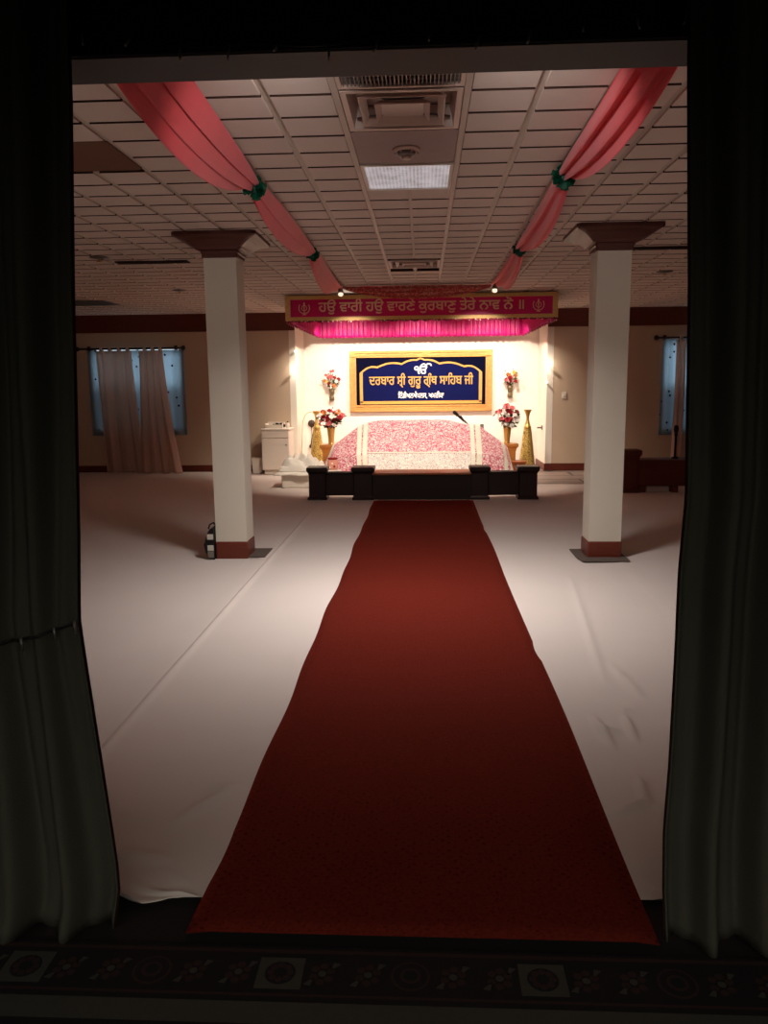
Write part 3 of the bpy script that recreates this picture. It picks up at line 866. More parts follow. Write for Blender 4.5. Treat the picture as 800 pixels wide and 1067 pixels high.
# crossed-sword-and-ring emblem at each end
def emblem(cx, cz, R, y, parent):
    b = MB(); P = []
    n = 24
    ring = [Vector((.40 * math.cos(2 * PI * i / n), .40 * math.sin(2 * PI * i / n) + .06)) for i in range(n + 1)]
    P.append(stroke(ring, .09))
    for s in (-1, 1):
        P.append(stroke([(s * (.20 + .62 * math.sin(a)), -.70 + .78 * (1 - math.cos(a))) for a in [i * PI * .72 / 12 for i in range(13)]], .12))
        P.append(stroke([(s * .20, -.70), (s * -.22, -.96)], .10)); P.append(stroke([(s * -.10, -.98), (s * -.32, -.86)], .08))
    P.append([Vector(q) for q in ((-.05, -.98), (.05, -.98), (.07, .55), (.15, .68), (0, 1.0), (-.15, .68), (-.07, .55))])
    P.append(stroke([(-.12, .2), (.12, .2)], .06))
    for P_ in P:
        V, F = fill([P_]); b.add([(cx + x * R, y, cz + z * R) for x, z in V], F)
    b.build('emblem', M['thread_text'], parent)
emblem(-1.80, 2.795, .098, y_, fr); emblem(1.72, 2.795, .098, y_, fr)
b = MB(); b.grid(lambda u, v: (CX0 + (CX1 - CX0) * u, y_ - .002 - .004 * math.sin(u * 300), 2.616 - (.026 + .010 * math.sin(u * 160)) * v), 400, 2)
b.build('sequin_trim', M['sequin'], fr, solid=.002)
# side valances, seen from inside, and the long fringe
for s, x in ((-1, CX0), (1, CX1)):
    b = MB(); b.grid(lambda u, v: (x + .012 * math.sin(u * 60) * v, CY0 + .01 + (CY1 - CY0 - .01) * u, CZ1 + (CZ0 - CZ1) * v), 90, 6); sv = b.build('side_valance', M['magenta'], t, solid=.006)
    b = MB(); b.grid(lambda u, v: (x + .004 * math.sin(u * 200), CY0 + .01 + (CY1 - CY0 - .01) * u, 2.625 - (.045 + .014 * math.sin(u * 140)) * v), 300, 2)
    b.build('sequin_trim', M['sequin'], sv, solid=.004)
def fringe(fn_xy, n, z1, z0, name, wav=.018):
    b = MB()
    def fn(u, v):
        x, y, nx, ny = fn_xy(u); a = wav * (math.sin(u * n) + .6 * math.sin(u * n * 2.37 + 1)) * (.3 + .7 * v)
        return (x + nx * a, y + ny * a, z1 + (z0 - z1) * v + (.012 * math.sin(u * n * 1.31) if v == 1 else 0))
    b.grid(fn, 420, 8); return b.build(name, M['fringe'], t, solid=.002)
fringe(lambda u: (CX0 + .03 + (CX1 - CX0 - .06) * u, CY1 - .05, 0, 1), 230, 2.975, 2.565, 'fringe')
fringe(lambda u: (CX0 + .045, CY0 + .08 + (CY1 - CY0 - .16) * u, 1, 0), 190, 2.95, 2.575, 'fringe')
fringe(lambda u: (CX1 - .045, CY0 + .08 + (CY1 - CY0 - .16) * u, 1, 0), 190, 2.95, 2.575, 'fringe')
# lamps under the canopy: real little cans
LAMPS = [(-1.45, 14.7), (-.06, 14.7), (1.32, 14.7)]
for k, (x, y) in enumerate(LAMPS):
    b = MB(); b.lathe([(.05, -.012), (.055, -.02), (.055, -.075), (.048, -.075), (.046, -.03)], (x, y, CZ1), 18, cap=False); b.lathe([(.02, -.012), (.02, -.03)], (x, y, CZ1), 10); b.build('spotlight', M['metal'], t)

# ------------------------------------------------------------------ framed board
FX0, FX1, FZ0, FZ1 = -1.495, 1.385, 1.095, 2.315
t = thing('framed_sign', (XC, YN, FZ0), 'large gold framed navy sign with gold lettering on the niche wall', 'sign')
fw = .135
b = MB()
for k, (o0, o1, yy) in enumerate(((0, .05, .075), (.05, .10, .055), (.10, fw, .065))):
    a0, a1, c0, c1 = FX0 + o0, FX1 - o0, FZ0 + o0, FZ1 - o0
    w = o1 - o0
    b.bbox(a0, a1, YN - yy, YN - .002, c1 - w, c1, .006); b.bbox(a0, a1, YN - yy, YN - .002, c0, c0 + w, .006)
    b.bbox(a0, a0 + w, YN - yy, YN - .002, c0 + w, c1 - w, .006); b.bbox(a1 - w, a1, YN - yy, YN - .002, c0 + w, c1 - w, .006)
for x in (FX0, FX1 - fw):
    for z in (FZ0, FZ1 - fw): b.bbox(x + .01, x + fw - .01, YN - .082, YN - .05, z + .01, z + fw - .01, .008)
b.build('frame', M['gold'], t)
ix0, ix1, iz0, iz1 = FX0 + fw, FX1 - fw, FZ0 + fw, FZ1 - fw
b = MB(); b.box(ix0, ix1, YN - .03, YN - .004, iz0, iz1); bd = b.build('board', M['navy'], t)
# px grid of the inner board: u 0..1 across, v 0..1 up
def ip(u, v): return (ix0 + (ix1 - ix0) * u, iz0 + (iz1 - iz0) * v)
arch = []
half = [(.038, .04), (.038, .685)]
def lobe(x0, y0, x1, y1, h, n=9):
    r = []
    for i in range(n + 1):
        a = i / n; r.append((x0 + (x1 - x0) * a, y0 + (y1 - y0) * a + h * math.sin(PI * a)))
    return r
half += lobe(.038, .69, .165, .80, .055) + lobe(.165, .80, .355, .865, .05)[1:] + lobe(.355, .865, .47, .945, .03)[1:] + [(.50, 1.0 - .015)]
# thin the order: three scallops rising to the point
full = half + [(1 - x, y) for x, y in half[::-1]][1:]
P = [Vector(ip(*q)) for q in full]
b = MB(); V, F = fill([P]); b.add([(x, YN - .031, z) for x, z in V], F, 0); b.build('inner_panel', M['navy_in'], bd)
b = MB(); V, F = fill([stroke([Vector(ip(*q)) for q in full], .035)]); b.add([(x, YN - .034, z) for x, z in V], F)
x, z = ip(.0, .035); b.box(ip(.026, 0)[0], ip(.974, 0)[0], YN - .036, YN - .03, ip(0, .02)[1], ip(0, .085)[1])
b.box(ip(.026, 0)[0], ip(.05, 0)[0], YN - .036, YN - .03, ip(0, .05)[1], ip(0, .69)[1]); b.box(ip(.95, 0)[0], ip(.974, 0)[0], YN - .036, YN - .03, ip(0, .05)[1], ip(0, .69)[1])
b.build('gold_arch', M['gold_flat'], bd)
line = 'ਦਰਬਾਰ ਸੀ ਗੁਰੂ ਗੰਥ ਸਾਿਹਬ ਜੀ'
polys = glyph_tris(line)
for pre in ('ਦਰਬਾਰ ਸ', 'ਦਰਬਾਰ ਸੀ ਗੁਰੂ ਗ'):
    w = width_of(pre)
    if pre.endswith('ਗ'): w -= .13
    polys.append(stroke([(w - .30, .03), (w - .27, -.04), (w - .19, -.06), (w - .12, -.10), (w - .05, -.20)], .075))
b = MB(); writing(b, polys, ip(.10, 0)[0], ip(.905, 0)[0], YN - .033, ip(0, .43)[1], 0, .004, h=.255)
writing(b, glyph_tris('ਇੰਡੀਅਨਐਪਲਸ, ਅਮਰੀਕਾ'), ip(.325, 0)[0], ip(.68, 0)[0], YN - .033, ip(0, .145)[1], 1, .0012, h=.15)
writing(b, glyph_tris('ੴ'), ip(.452, 0)[0], ip(.585, 0)[0], YN - .033, ip(0, .655)[1], 1, .004)
b.build('lettering', [M['gold_flat'], M['white_flat']], bd)

# ------------------------------------------------------------------ draped dais
ZR = [(-1.78, .02), (-1.72, .34), (-1.60, .60), (-1.50, .66), (-1.14, .93), (-1.06, .955), (-.96, 1.0), (-.75, 1.03), (.28, 1.03), (.46, 1.015), (.64, .965), (.78, .945), (.92, .94), (1.00, .90), (1.36, .64), (1.46, .56), (1.53, .30), (1.58, .02)]
ZF = [(-1.78, .01), (-1.70, .30), (-1.55, .47), (-1.1, .52), (.95, .52), (1.34, .46), (1.48, .30), (1.58, .01)]


def dais(x, t_):
    """t 0..1: hem, front fold, ridge, back fold, floor"""
    zf, zr = interp(ZF, x), interp(ZR, x); zr = max(zr, zf + .002)
    ed = max(0, abs(x + .07) - 1.05) / .6
    yf = 13.2 + .15 * ed * ed; yr = 13.95
    k = [(0, yf - .05, .006), (.3, yf - .02, zf * .96), (.34, yf + .03, zf), (.62, yr - .12, zr * .985 + .0), (.68, yr, zr), (.74, yr + .15, zr * .97), (.97, yr + .26, .3 * zr), (1, yr + .29, .006)]
    for (a, y0_, z0_), (c, y1_, z1_) in zip(k, k[1:]):
        if t_ <= c:
            q = (t_ - a) / (c - a); break
    y = y0_ + (y1_ - y0_) * q; z = z0_ + (z1_ - z0_) * q
    rip = .012 * math.sin(x * 23) * max(0, 1 - t_ / .3) + .006 * math.sin(x * 11 + t_ * 14)
    return Vector((x, y + rip, max(.006, z + .3 * rip * (1 if t_ > .3 else 0))))


t = thing('draped_dais', (-.1, 13.6, 0), 'low dais draped in pink and white brocade cloth with cream trims', 'dais')
b = MB(); b.grid(lambda u, v: dais(-1.78 + 3.36 * u, v), 130, 70)
cl = b.build('brocade_cloth', M['rumala'], t)
def band(path, name, m='cream', lift=.012):
    b = MB(); path(b, lift); return b.build(name, M[m], cl)
def cross(tx0, tx1, bx0, bx1, ta=.01, tb=.70):
    def f(b, lift):
        def fn(u, v):
            tt = ta + (tb - ta) * v; k = min(1, tt / .62)
            x0 = bx0 + (tx0 - bx0) * k; x1 = bx1 + (tx1 - bx1) * k
            p = dais(x0 + (x1 - x0) * u, tt); return p + Vector((0, -lift, lift * (.9 if tt > .3 else 0)))
        b.grid(fn, 6, 50)
    return f
for spec in ((-1.15, -1.07, -1.10, -1.03), (-1.045, -.965, -1.01, -.93), (.80, .87, .79, .86), (.895, .985, .88, .97), (-1.63, -1.56, -1.67, -1.59), (1.34, 1.40, 1.36, 1.42)):
    band(cross(*spec), 'trim_band')
band(cross(1.45, 1.50, 1.47, 1.53, .01, .6), 'trim_band')
def along(x0, x1, t0, t1):
    def f(b, lift): b.grid(lambda u, v: dais(x0 + (x1 - x0) * u, t0 + (t1 - t0) * v) + Vector((0, -lift, lift * .6)), 70, 3)
    return f
band(along(-.93, .79, .305, .335), 'fold_trim', lift=.016)
low = band(along(-.93, .79, .10, .300), 'front_cloth', 'rumala_lit', .010)
band(along(-.93, .79, .02, .095), 'hem_band', lift=.014)
band(along(-.93, .79, .102, .112), 'hem_band', lift=.018)

# microphone behind the dais
t = thing('microphone', (.62, 14.75, 0), 'black microphone on a slim stand rising behind the draped dais', 'microphone')
b = MB(); b.lathe([(.12, 0), (.12, .012), (.03, .022)], (.86, 14.75, .006), 20); b.build('base', M['black'], t)
b = MB(); b.tube([(.86, 14.75, .02), (.86, 14.75, .80), (.80, 14.5, .93), (.74, 14.3, .99)], .010); b.build('stand', M['metal'], t)
b = MB(); b.tube([(.76, 14.32, .95), (.70, 14.2, 1.03), (.66, 14.12, 1.08)], .012); b.build('clip', M['black'], t)
b = MB(); b.tube([(.72, 14.2, .985), (.60, 14.02, 1.10)], .017, 10, 0, .022); b.build('body', M['black'], t)
b = MB(); b.tube([(.60, 14.02, 1.10), (.565, 13.97, 1.135), (.535, 13.93, 1.158)], .030, 10); b.build('head', M['black'], t)

# ------------------------------------------------------------------ low railing in front
t = thing('low_railing', (-.02, 11.35, 0), 'low dark wooden railing with four posts and a lit tan centre ledge', 'railing')
def post(x0, x1):
    cx, h = (x0 + x1) / 2, (x1 - x0) / 2 - .03
    b = MB(); b.rings([(.02, 0), (.02, .035), (.006, .05), (0, .06), (0, .375), (.008, .395), (.02, .41), (.03, .425), (.03, .462), (.022, .475)], cx, 11.36, h, h); b.build('post', M['wood_dk'], t)
for x0, x1 in ((-1.69, -1.385), (-1.04, -.705), (.655, .955), (1.335, 1.65)): post(x0, x1)
for x0, x1 in ((-1.42, -1.00), (.92, 1.37)):
    b = MB(); b.bbox(x0, x1, 11.31, 11.41, .055, .40, .012); b.bbox(x0, x1, 11.28, 11.44, .375, .40, .006); b.build('side_panel', M['wood_dk'], t)
b = MB(); b.bbox(-.74, .69, 11.24, 11.30, .0, .362, .01); b.build('center_panel', M['wood_dk'], t)
b = MB(); b.bbox(-.74, .69, 11.21, 11.72, .362, .392, .008); b.build('ledge', M['ledge'], t)

# same joinery, right side of the hall
t = thing('wooden_bench', (3.5, 11.95, 0), 'reddish wooden bench unit with a taller post behind the right column', 'bench')
b = MB(); b.rings([(.02, 0), (.02, .05), (0, .06), (0, .53), (.012, .555), (.03, .575), (.03, .63), (.02, .645)], 3.10, 12.0, .12, .12); b.build('post', M['wood'], t)
b = MB(); b.bbox(3.22, 4.7, 11.92, 12.02, .10, .475, .01); b.bbox(3.22, 4.7, 11.88, 12.3, .465, .495, .006); b.build('panel', M['wood'], t)
for x in (3.24, 3.72, 4.62):
    b = MB(); b.bbox(x, x + .09, 11.90, 12.2, 0, .10, .005); b.build('foot', M['wood'], t)
b = MB(); b.bbox(3.36, 3.70, 11.98, 12.2, .008, .092, .01)
tag(b.build('folded_cloth', M['sheet']), 'pale folded cloth tucked under the reddish bench', 'cloth')
t = thing('microphone_stand', (3.80, 12.1, .495), 'short black microphone stand standing on the reddish bench', 'stand')
b = MB(); b.lathe([(.05, 0), (.05, .02), (.018, .03)], (3.80, 12.1, .496), 16); b.build('base', M['black'], t)
b = MB(); b.tube([(3.80, 12.1, .52), (3.80, 12.1, .86)], .018); b.lathe([(.026, .84), (.026, .88)], (3.80, 12.1, 0), 12); b.build('pole', M['black'], t)
b = MB(); b.lathe([(.01, .88), (.03, .89), (.038, .94), (.03, .985), (.008, 1.0)], (3.80, 12.1, 0), 14); b.build('knob', M['black'], t)

# ------------------------------------------------------------------ pedestals, vases, flowers
PED = [(0.03, 0), (.03, .03), (.008, .045), (0, .055), (0, .40), (.02, .47), (.045, .50), (.05, .512), (.05, .545), (.042, .555)]
def pedestal(cx, cy, sx, lab):
    t = thing('wooden_pedestal', (cx, cy, 0), lab, 'pedestal', 'wooden pedestals beside the dais')
    b = MB(); b.rings(PED, cx, cy, .145, .145); b.build('tall_block', M['oak'], t)
    b = MB(); b.rings([(.02, 0), (.02, .03), (0, .04), (0, .19), (.02, .205), (.028, .215), (.028, .245), (.022, .252)], cx + sx, cy - .22, .19, .13); b.build('low_block', M['wood'] if False else wood('oak_low', (176, 96, 52), .4, .7), t)
pedestal(-1.72, 14.65, -.10, 'stepped wooden pedestal left of the dais, carrying a brass flower vase')
pedestal(1.54, 14.65, .10, 'stepped wooden pedestal right of the dais, carrying a brass flower vase')


def flower_mesh():
    b = MB()
    for ring, n, r, z, tilt in ((0, 6, 1.0, .0, .35), (1, 5, .72, .22, .75), (2, 4, .42, .38, 1.15)):
        for i in range(n):
            a = 2 * PI * i / n + ring * .5; ca, sa = math.cos(a), math.sin(a)
            pts = []
            for (l, w) in ((.05, .12), (.5, .42), (.85, .36), (1.0, .1)):
                rad = l * r * math.cos(tilt); zz = z + l * r * math.sin(tilt) * .8
                for q in (-1, 1): pts.append((rad * ca - q * w * r * sa, rad * sa + q * w * r * ca, zz))
            b.add(pts, [(0, 1, 3, 2), (2, 3, 5, 4), (4, 5, 7, 6)], 0, True)
    b.ball((0, 0, .35), .22)
    return b
FM = flower_mesh()


def bouquet(t, base, rx, h, n, colors, seed, ry=None, facing=-.7):
    rr = random.Random(seed); ry = ry or rx * .8
    # leaves and stems
    b = MB()
    heads = []
    tries = 0
    while len(heads) < n and tries < 3000:
        tries += 1
        u, w = rr.uniform(-1, 1), rr.uniform(-.05, 1)
        wid = (1 - max(0, w - .35) ** 2 * 1.6) * (.45 + .9 * min(.6, max(0, w)))
        if abs(u) > wid: continue
        p = Vector((base[0] + u * rx, base[1] - ry * rr.uniform(.1, 1) * (1 - .4 * w), base[2] + h * (.12 + .88 * max(0, w))))
        if all((p - q[0]).length > rx * .34 for q in heads): heads.append((p, u, w))
    for p, u, w in heads:
        mid = Vector(base).lerp(p, .55) + Vector((u * rx * .15, 0, .03)); b.tube([base, mid, p], .0035, 5)
    for k in range(n * 5):
        p, u, w = rr.choice(heads); c = Vector(base).lerp(p, rr.uniform(.45, 1.02)) + Vector((rr.gauss(0, .02), rr.gauss(0, .02), rr.gauss(0, .015)))
        d = Vector((rr.gauss(u, .7), rr.gauss(-.4, .5), rr.gauss(.2, .6))).normalized() * rx * rr.uniform(.25, .42); s_ = d.cross(Vector((rr.gauss(0, 1), rr.gauss(0, 1), 1))).normalized() * rx * .085
        b.add([c, c + d * .5 + s_, c + d, c + d * .5 - s_], [(0, 1, 2, 3)])
    b.build('foliage', M['leaf'], t)
    for k, (p, u, w) in enumerate(heads):
        s_ = rx * rr.uniform(.19, .29); m = Euler((PI / 2 + facing + rr.uniform(-.5, .3), rr.uniform(-.4, .4) + u * .5, rr.uniform(-.4, .4))).to_matrix()
        fb = MB(); fb.add([p + m @ Vector(q) * s_ for q in FM.v], FM.f, 0, True)
        fb.build('flower', M[colors(k, u, w, rr)], t)


mixL = lambda k, u, w, rr: rr.choice(['red', 'red', 'petal_white', 'petal_white', 'pink', 'petal_orange', 'red'])
mixR = lambda k, u, w, rr: rr.choice(['red', 'petal_white', 'petal_white', 'pink', 'red'])
for x, lab, mx, sd in ((-1.72, 'brass vase of red and white flowers on the left pedestal', mixL, 3), (1.54, 'brass vase of red and white flowers on the right pedestal', mixR, 8)):
    t = thing('flower_vase', (x, 14.65, .555), lab, 'flower vase', 'brass flower vases on the pedestals')
    b = MB(); b.lathe([(.055, 0), (.058, .01), (.05, .02), (.052, .05), (.062, .16), (.075, .27), (.083, .315), (.086, .325), (.078, .323), (.068, .27), (.05, .06)], (x, 14.65, .556), 26, cap=False)
    b.lathe([(.055, 0), (.052, .02)], (x, 14.65, .556), 26); b.build('vase', M['brass'], t)
    bouquet(t, (x, 14.65, .82), .25, .41, 24, mx, sd)


def wall_vase(x, zb, zt, lab, mix, sd):
    t = thing('wall_vase', (x, YN, zb), lab, 'flower vase', 'wall vases beside the framed sign')
    h = zt - zb; c = (x, YN - .062, zb)
    b = MB(); b.lathe([(.040, 0), (.052, .01), (.052, .07), (.036, .085), (.04, .12), (.05, .17), (.064, .24), (.06, .24)], c, 18); b.build('holder', M['vasegrey'], t)
    bouquet(t, (x, YN - .07, zb + .22), .17, h - .22, 15, mix, sd, .14, -.35)
mixWL = lambda k, u, w, rr: ('pink' if w > .55 and u < .1 else rr.choice(['petal_white', 'petal_white', 'petal_orange', 'petal_yellow', 'red'] if w < .6 else ['pink', 'petal_orange', 'petal_white']))
mixWR = lambda k, u, w, rr: ('petal_white' if w > .8 else rr.choice(['petal_yellow', 'petal_white', 'petal_orange'] if w > .4 else ['red', 'pink', 'petal_white']))
wall_vase(-1.86, 1.33, 1.93, 'wall vase of pink and white flowers left of the framed sign', mixWL, 12)
wall_vase(1.74, 1.36, 1.97, 'wall vase of yellow white and red flowers right of the framed sign', mixWR, 21)


def floor_vase(x, y, lab):
    t = thing('tall_vase', (x, y, 0), lab, 'vase', 'tall golden floor vases')
    b = MB(); b.lathe([(.118, 0), (.14, .01), (.158, .05), (.155, .09), (.115, .45), (.082, .72), (.068, .80)], (x, y, .005), 12, smooth=False); b.build('body', M['brass_dk'], t)
    b = MB(); b.lathe([(.068, .79), (.072, .80), (.070, .83), (.055, .85), (.052, .87)], (x, y, .005), 24); b.build('collar', M['brass'], t)
    b = MB(); b.lathe([(.05, .87), (.034, .93), (.026, .985), (.030, 1.03), (.048, 1.09), (.072, 1.145), (.078, 1.15), (.07, 1.14), (.028, 1.04)], (x, y, .005), 24, cap=False); b.build('neck', M['brass'], t)
floor_vase(-2.06, 15.2, 'tall golden floor vase left of the dais, behind the red-lidded jar')
floor_vase(1.95, 14.95, 'tall golden floor vase at the right end of the niche')
# thin wire arch behind the left vase
b = MB(); b.tube([(-2.36, 15.0, .006)] + [(-2.20 - .16 * math.cos(PI * i / 16), 15.35, .85 + .28 * math.sin(PI * i / 16)) for i in range(13)], .006)
tag(b.build('wire_arch', M['brass']), 'thin bent golden wire standing behind the left tall vase', 'wire')

# ------------------------------------------------------------------ left side: cabinet, bin, cloth covered table, jar
t = thing('cabinet', (-2.73, 14.72, 0), 'white cabinet with one drawer and one door against the left back wall', 'cabinet')
cx0, cx1, cy0, cy1 = -3.0, -2.49, 14.5, 15.05
b = MB(); b.box(cx0, cx1, cy0, cy1, .09, .83); b.box(cx0 + .03, cx1 - .02, cy0 + .05, cy1, 0.008, .09); b.build('carcass', M['white'], t)
b = MB(); b.bbox(cx0 - .015, cx1 + .015, cy0 - .03, cy1, .83, .86, .006); b.build('top', M['white'], t)
b = MB(); b.bbox(cx0 + .008, cx1 - .008, cy0 - .018, cy0, .69, .82, .004); b.build('drawer', M['white'], t)
b = MB(); b.bbox(cx0 + .008, cx1 - .008, cy0 - .018, cy0, .10, .68, .004); d = b.build('door', M['white'], t)
b = MB(); b.lathe([(.008, 0), (.014, .012), (.01, .02)], (0, 0, 0), 12); b.v = [(cx1 - .05 + p[0], cy0 - .018 - p[2], .56 + p[1]) for p in b.v]; b.build('knob', M['metal'], d)
t = thing('serving_tray', (-2.78, 14.75, .86), 'white shallow tray holding dark items on the white cabinet', 'tray')
b = MB(); b.box(-2.95, -2.62, 14.6, 14.9, .861, .868); b.box(-2.95, -2.62, 14.6, 14.61, .868, .93); b.box(-2.95, -2.62, 14.89, 14.9, .868, .97); b.box(-2.95, -2.94, 14.6, 14.9, .868, .95); b.box(-2.63, -2.62, 14.6, 14.9, .868, .95); b.build('tray_body', M['white'], t)
b = MB()
for k in range(5): b.ball((-2.80 + .045 * k + .01 * (k % 2), 14.7 + .03 * (k % 3), .905 + .02 * (k % 2)), .035, 0, 8)
tag(b.build('dark_bundle', M['black']), 'dark bundle of small items lying in the white tray', 'bundle')
t = thing('white_bottle', (-2.54, 14.72, .86), 'small white bottle with a dark cap on the white cabinet', 'bottle')
b = MB(); b.lathe([(.03, 0), (.034, .01), (.034, .08), (.014, .10)], (-2.54, 14.72, .861), 16); b.build('body', M['white'], t)
b = MB(); b.lathe([(.015, .098), (.016, .102), (.014, .125)], (-2.54, 14.72, .861), 12); b.build('cap', M['black'], t)
t = thing('waste_bin', (-3.16, 14.75, 0), 'small white waste bin left of the white cabinet', 'bin')
b = MB(); b.rings([(-.012, .008), (0, .015), (.012, .265), (.018, .27), (.018, .30), (.01, .30), (.004, .10)], -3.14, 14.78, .09, .09, 0, cap=False); b.rings([(-.012, .008), (-.01, .012)], -3.14, 14.78, .09, .09, 0); b.build('body', M['white'], t)

t = thing('low_table', (-2.05, 13.0, 0), 'low table under a white cloth left of the railing', 'table')
b = MB(); b.bbox(-2.30, -1.42, 12.56, 13.02, .0085, .245, .012); b.build('table_body', M['white'], t)
b = MB()
def tc_(u, v):
    x = -2.40 + 1.02 * u; y = 12.50 + .58 * v
    ed = max(max(0, .07 - u) / .07, max(0, .06 - v) / .06, max(0, u - .93) / .07)
    return (x + .02 * math.sin(y * 14) * ed, y + .015 * math.sin(x * 17) * ed, .262 - .05 * ed ** 1.5 + .006 * math.sin(9 * x) * math.sin(7 * y))
b.grid(tc_, 40, 40); tb = b.build('table_cover', M['white_cloth'], t, solid=.006)
# bundle of white cloth on it
b = MB()
def bundle(u, v):
    x = -2.34 + .72 * u; y = 12.56 + .48 * v
    e = max(0, 1 - (2 * u - 1) ** 4) ** .5 * max(0, 1 - (2 * v - 1) ** 4) ** .5
    wr = .045 * math.sin(16 * u + 5 * math.sin(5 * v)) + .030 * math.sin(31 * v + 6 * u) + .028 * math.sin(24 * (u + v))
    return (x, y, .272 + e * (.14 + .06 * math.sin(3.4 * u + .2) + wr))
b.grid(bundle, 60, 50)
tag(b.build('cloth_bundle', M['white_cloth']), 'crumpled white cloth bundle heaped on the low white table', 'cloth')
t = thing('gift_jar', (-1.50, 12.94, .27), 'pale pink jar with a red lid on the low white table', 'jar')
b = MB(); b.lathe([(.075, 0), (.085, .01), (.088, .05), (.088, .14), (.07, .165)], (-1.50, 12.94, .272), 22); b.build('jar_body', M['jar'], t)
b = MB(); b.lathe([(.072, .16), (.085, .166), (.085, .185), (.07, .192)], (-1.50, 12.94, .272), 22); b.build('lid', M['red'], t)
for k, (dx, dz) in enumerate(((-.05, .03), (.03, .05), (0, .10))):
    b = MB(); b.ball((-1.50 + dx, 12.94 - .075, .272 + dz), .02, 0, 8); b.build('candy', M[['petal_white', 'red', 'petal_white'][k]], t)

# small wall fittings
t = thing('wall_ornament', (JL + .02, 15.5, 1.0), 'small round dark ornament with a hanging cord on the left niche side', 'ornament')
b = MB()
for a in range(8): b.ball((JL + .16, 15.2 + .0 , .0 + .0), .001, 0, 6) if False else None
b.lathe([(.01, 0), (.075, .004), (.07, .02), (.03, .04), (.005, .045)], (0, 0, 0), 14); b.v = [(JL + .12 + p[0], YN - .003 - p[2], .87 + p[1]) for p in b.v]; b.build('rosette', wood('rosette_dark', (60, 34, 24), .5), t)
b = MB(); b.tube([(JL + .12, YN - .02, .80), (JL + .13, YN - .02, .6), (JL + .10, YN - .02, .42)], .012); b.ball((JL + .10, YN - .03, .40), .04); b.build('cord', wood('cord_dark', (70, 40, 30), .6), t)
t = thing('wall_bracket', (JR - .06, 15.6, .77), 'small grey bracket on the right niche side near the tall vase', 'bracket')
b = MB(); b.bbox(JR - .10, JR - .001, 15.5, 15.55, .77, .80, .004); b.bbox(JR - .012, JR - .001, 15.46, 15.59, .74, .83, .003); b.build('arm', M['metal'], t)
b = MB(); b.bbox(1.155, 1.225, YN - .012, YN - .001, .74, .83, .003)
t = tag(b.build('power_outlet', M['metal']), 'small dark power outlet on the niche wall right of the dais', 'outlet')
b = MB(); b.bbox(2.60, 2.68, YW - .010, YW - .001, 1.35, 1.47, .003); sp = b.build('light_switch', M['white'])
tag(sp, 'white light switch plate on the back wall right of the niche', 'light switch')
b = MB(); b.bbox(2.632, 2.648, YW - .018, YW - .009, 1.395, 1.425, .002); b.build('toggle', M['white'], sp)
BULBS = [(JL + .0, YW - .06, 1.93, 'large lit bulb on the left niche edge'), (JR - .0, YW - .06, 1.97, 'lit bulb on the right niche edge, upper one')]
for x, y, z, lab in BULBS:
    t = thing('niche_bulb', (x, y, z), lab, 'light bulb', 'bulbs on the niche edges')
    b = MB(); b.tube([(x, YW - .013, z), (x, y + .02, z)], .016); b.build('socket', M['white'], t)
    b = MB(); b.ball((x, y, z), .03, 0, 14); b.build('bulb', M['bulbglass'], t)
for x, z, lab in ((JR - .01, 1.66, 'small lit bulb low on the right niche edge'), (JL + .01, 2.28, 'small lit bulb high on the left niche edge')):
    b = MB(); b.ball((x, YW - .03, z), .022, 0, 12); tag(b.build('niche_bulb', M['led']), lab, 'light bulb', 'bulbs on the niche edges')

# ------------------------------------------------------------------ window curtains
def rod(x0, x1, z, lab):
    t = thing('curtain_rod', ((x0 + x1) / 2, 15.0, z), lab, 'curtain rod', 'dark wooden curtain rods')
    b = MB(); b.tube([(x0, 14.98, z), (x1, 14.98, z)], .018, 10); b.build('pole', M['wood_dk'], t)
    for x, s in ((x0, -1), (x1, 1)):
        b = MB(); b.ball((x + s * .03, 14.98, z), .045, 0, 12); b.tube([(x, 14.98, z), (x + s * .02, 14.98, z)], .028); b.build('finial', M['wood_dk'], t)
    for x in (x0 + .15, x1 - .15):
        b = MB(); b.box(x - .012, x + .012, 14.98, YW, z - .012, z + .012); b.box(x - .03, x + .03, YW - .012, YW - .001, z - .05, z + .05); b.build('bracket', M['wood_dk'], t)


def drape(name, tx0, tx1, bx0, bx1, zt, zb, m, lab, y=14.96, folds=5, loops=4, parent=None, cat='curtain', grp=None, seed=0):
    t = thing(name, ((tx0 + tx1) / 2, y, zb), lab, cat, grp)
    b = MB()
    def fn(u, v):
        k = v ** 1.5; x0 = tx0 + (bx0 - tx0) * k; x1 = tx1 + (bx1 - tx1) * k
        ph = u * folds * 2 * PI + seed
        return (x0 + (x1 - x0) * u + .012 * math.sin(3 * v + ph), y - .03 - .03 * v * 1.2 + (.022 + .02 * v) * math.sin(ph + .7 * v) + .008 * math.sin(2.7 * ph), zt + (zb - zt) * v + (.012 * math.sin(ph * .7) if v == 1 else 0))
    b.grid(fn, 70, 40); b.build('cloth', M[m], t, solid=.004)
    for k in range(loops):
        x = tx0 + (tx1 - tx0) * (k + .5) / loops
        b = MB(); r_ = .035
        b.grid(lambda u, v: (x - .028 + .056 * u, 14.98 + r_ * math.cos(v * 2 * PI), zt + .03 + (r_ + .012) * math.sin(v * 2 * PI)), 2, 14); b.build('loop', M[m], t, solid=.004)
    return t


